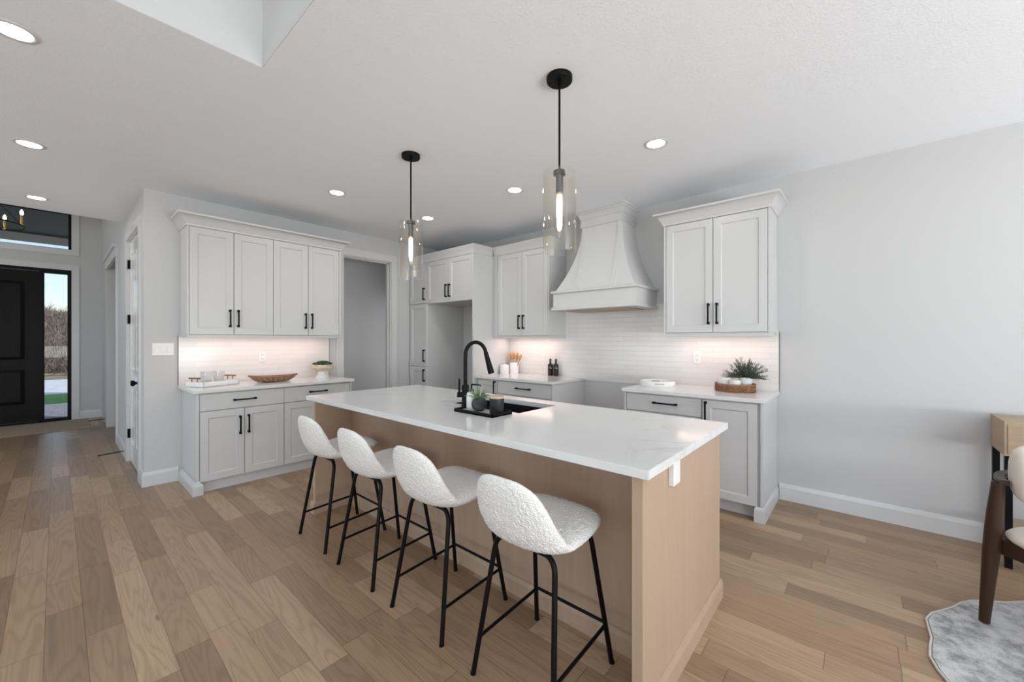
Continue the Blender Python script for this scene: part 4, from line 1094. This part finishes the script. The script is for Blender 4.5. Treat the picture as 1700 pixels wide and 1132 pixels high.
# dining chair
ff = Vector((.70, -.714, 0)).normalized(); rot = math.atan2(ff.y, ff.x)   # chair faces +x locally
ctr = Vector((.434, 2.903, 0)) + ff*.235 + Vector((.714, .70, 0)).normalized()*.235
dc = thing('dining_chair', 'walnut dining chair with wraparound cream upholstered back on the grey rug', 'chair', (ctr.x, ctr.y, .0105), rot)
# local: rear right leg at (-.235,-.235); lean so that the tops move inward
for lx, ly in ((-1, -1), (-1, 1), (1, -1), (1, 1)):
    foot = Vector((lx*.235, ly*.235, .004)); top = Vector((lx*.205+(-.01 if lx < 0 else 0), ly*.235-ly*.03, .66 if lx < 0 else .43))
    if (lx, ly) == (-1, -1): top = Vector((-.185, -.262+.03, .680))
    P_ = [foot.lerp(top, t) for t in (0, .25, .5, .65, .8, 1)]
    MB().tube(P_, [.019, .024, .029, .030, .028, .022], 16).build('leg', M_walnut, dc, smooth=50)
for s in (-1, 1):
    MB().box(-.20, .20, s*.205-.011, s*.205+.011, .345, .415, .004).build('seat_rail', M_walnut, dc)
    MB().box(s*.195-.011, s*.195+.011, -.20, .20, .345, .415, .004).build('seat_rail', M_walnut, dc)
bm = bmesh.new(); bmesh.ops.create_uvsphere(bm, u_segments=40, v_segments=20, radius=1)
for v in bm.verts:
    q = v.co; n_ = 3.0
    rxy = math.hypot(q.x, q.y)
    if rxy > 1e-6:
        ca, sa = q.x/rxy, q.y/rxy; k_ = (abs(ca)**n_+abs(sa)**n_)**(-1/n_); q.x *= k_; q.y *= k_
    v.co = Vector((q.x*.245+.01, q.y*.250, .435+q.z*.058))
MB().bm(bm).build('seat_cushion', M_cream, dc, smooth=180)
# wraparound back pad: an arc round the rear with a rounded oval section
def arc_pad(rx, ry, a0, a1, zc, hh_, tt, n=44, m=20):
    vs = []; fs = []
    for i in range(n+1):
        t_ = i/n; a = a0+(a1-a0)*t_; e_ = min(1, min(t_, 1-t_)*9); sc = math.sqrt(max(0.0, 1-(1-e_)**2))*.97+.03
        c = Vector((rx*math.cos(a), ry*math.sin(a), zc+.02*math.sin(PI*t_)))
        nr_ = Vector((math.cos(a), math.sin(a), 0))
        for k in range(m):
            b = 2*PI*k/m; cb, sb = math.cos(b), math.sin(b)
            vs.append(c+nr_*tt*math.copysign(abs(cb)**.8, cb)*sc+Vector((0, 0, 1))*hh_*math.copysign(abs(sb)**.8, sb)*(.55+.45*sc)*sc)
    for i in range(n):
        for k in range(m):
            l = (k+1) % m; fs.append((i*m+k, i*m+l, (i+1)*m+l, (i+1)*m+k))
    fs += [tuple(range(m)), tuple(n*m+k for k in range(m-1, -1, -1))]
    return MB().add(vs, fs)
arc_pad(.215, .225, math.radians(122), math.radians(250), .712, .108, .040).build('back_pad', M_cream, dc, smooth=180)
def arc_rail(rx, ry, a0, a1, z, wv, hv, n=40):
    vs = []; fs = []
    for i in range(n+1):
        a = a0+(a1-a0)*i/n; nr_ = Vector((math.cos(a), math.sin(a), 0)); c = Vector((rx*math.cos(a), ry*math.sin(a), z))
        for q, zz in ((-wv, -hv), (wv, -hv*.4), (wv, hv), (-wv, hv)): vs.append(c+nr_*q+Vector((0, 0, zz)))
    for i in range(n):
        for k in range(4):
            l = (k+1) % 4; fs.append((i*4+k, i*4+l, i*4+4+l, i*4+4+k))
    fs += [(0, 1, 2, 3), tuple(n*4+k for k in (3, 2, 1, 0))]
    return MB().add(vs, fs)
arc_rail(.285, .285, math.radians(135), math.radians(236), .685, .016, .012).build('back_rail', M_walnut, dc, smooth=30)

# ------------------------------------------------------------------ foyer chandelier
ch = thing('chandelier', 'brass candle chandelier on a dark ring in the foyer by the transom window', 'chandelier', (-8.5, -.74, 2.87))
RC = .46
MB().tube([pt(2*PI*i/48, RC, 0) for i in range(49)], .009, 8).build('ring', M_black, ch, smooth=60)
MB().tube([(0, 0, .55), (0, 0, 1.63)], .007, 8).build('stem', M_black, ch)
for k in range(5):
    a = 2*PI*k/5+math.radians(72)
    MB().tube([pt(a, RC, 0), (0, 0, .60)], .004, 6).build('stay', M_black, ch)
    c = MB().lathe([(0, 0), (.018, .0), (.020, .012), (.0125, .016), (.0125, .135), (0, .135)], pt(a, RC, 0), 14).build('candle_sleeve', M_brass, ch, smooth=40)
    MB().lathe([(0, .135), (.010, .137), (.017, .155), (.014, .180), (.004, .205), (0, .207)], pt(a, RC, 0), 14).build('candle_bulb', M_candle, c, smooth=60)
MB().lathe([(0, 1.63), (.07, 1.63), (.07, 1.605), (0, 1.60)], n=24).build('canopy', M_black, ch)

# ------------------------------------------------------------------ outside the front door
struct(MB().box(-60, XE-.15, -30, 30, -.4, -.22), 'ground', M_dirt)
struct(MB().box(-13.2, XE-.15, -4, 4, -.2, -.03), 'porch_floor', M_paver)
lw = MB().box(-16.6, -13.2, -12, 8, -.25, -.12).build('lawn', M_grass); tagd(lw, kind='structure')
struct(MB().box(-23, -16.6, -20, 20, -.22, -.14), 'driveway', M_conc)
struct(MB().box(-13.0, XE-.15, -4, 4, 3.56, 3.66), 'porch_ceiling', M_soffit)
struct(MB().box(-13.08, -13.0, -4, 4, 3.40, 3.75), 'porch_fascia', M_trim)
bank = MB(); nx, ny = 24, 40; vs = []
for i in range(nx+1):
    for j in range(ny+1):
        x = -27-i*1.0; y = -20+j*1.0
        h = -.2+3.3*(1-math.exp(-(i/9.0)**1.6))+.5*noise.noise(Vector((x*.25, y*.25, 0)))*min(1, i/4)
        vs.append((x, y, h))
bank.add(vs, [(i*(ny+1)+j, i*(ny+1)+j+1, (i+1)*(ny+1)+j+1, (i+1)*(ny+1)+j) for i in range(nx) for j in range(ny)])
struct(bank, 'hillside', M_dirt, smooth=180)
br_ = MB()
for i in range(5200):
    x = -27.5-17*random.random()**1.4; y = random.uniform(-6, 6.5); i_ = -27-x
    z = -.2+3.3*(1-math.exp(-(i_/9.0)**1.6))
    L_ = random.uniform(.35, 1.1); a = random.uniform(0, 2*PI); el = random.uniform(.5, 1.5)
    d_ = Vector((math.cos(a)*math.cos(el), math.sin(a)*math.cos(el), math.sin(el)))
    p = Vector((x, y, z-.1)); q = p+d_*L_
    br_.tube([p, q], [.03, .006], 3, caps=False)
    for k in range(3):
        t_ = random.uniform(.3, .9); a2 = random.uniform(0, 2*PI); d2 = (d_+Vector((math.cos(a2), math.sin(a2), .2))*.8).normalized()
        s_ = p.lerp(q, t_); br_.tube([s_, s_+d2*L_*.5], [.016, .004], 3, caps=False)
o = br_.build('dry_undergrowth', M_brush); tagd(o, 'tangled dry brown brush on the bank seen through the sidelight window', 'brush', kind='stuff')
ev = thing('porch_eave', 'dark roof eave with pale stone face seen through the sidelight window', 'eave', (-15.0, .62, 0))
vs = [(-.6, -.40, 3.30), (.6, -.40, 3.30), (.6, 1.4, 3.30), (-.6, 1.4, 3.30), (-.5, -.40, 3.42), (.5, -.40, 3.42), (.5, 1.4, 3.95), (-.5, 1.4, 3.95)]
MB().add(vs, [(0, 3, 2, 1), (4, 5, 6, 7), (0, 1, 5, 4), (1, 2, 6, 5), (2, 3, 7, 6), (3, 0, 4, 7)]).build('roof', M_soffit, ev)
MB().box(-.45, .45, -.36, 1.4, 2.86, 3.30).build('stone_face', M_stone, ev)
MB().box(-.3, .3, .8, 1.3, -.25, 2.9).build('column', M_stone, ev)
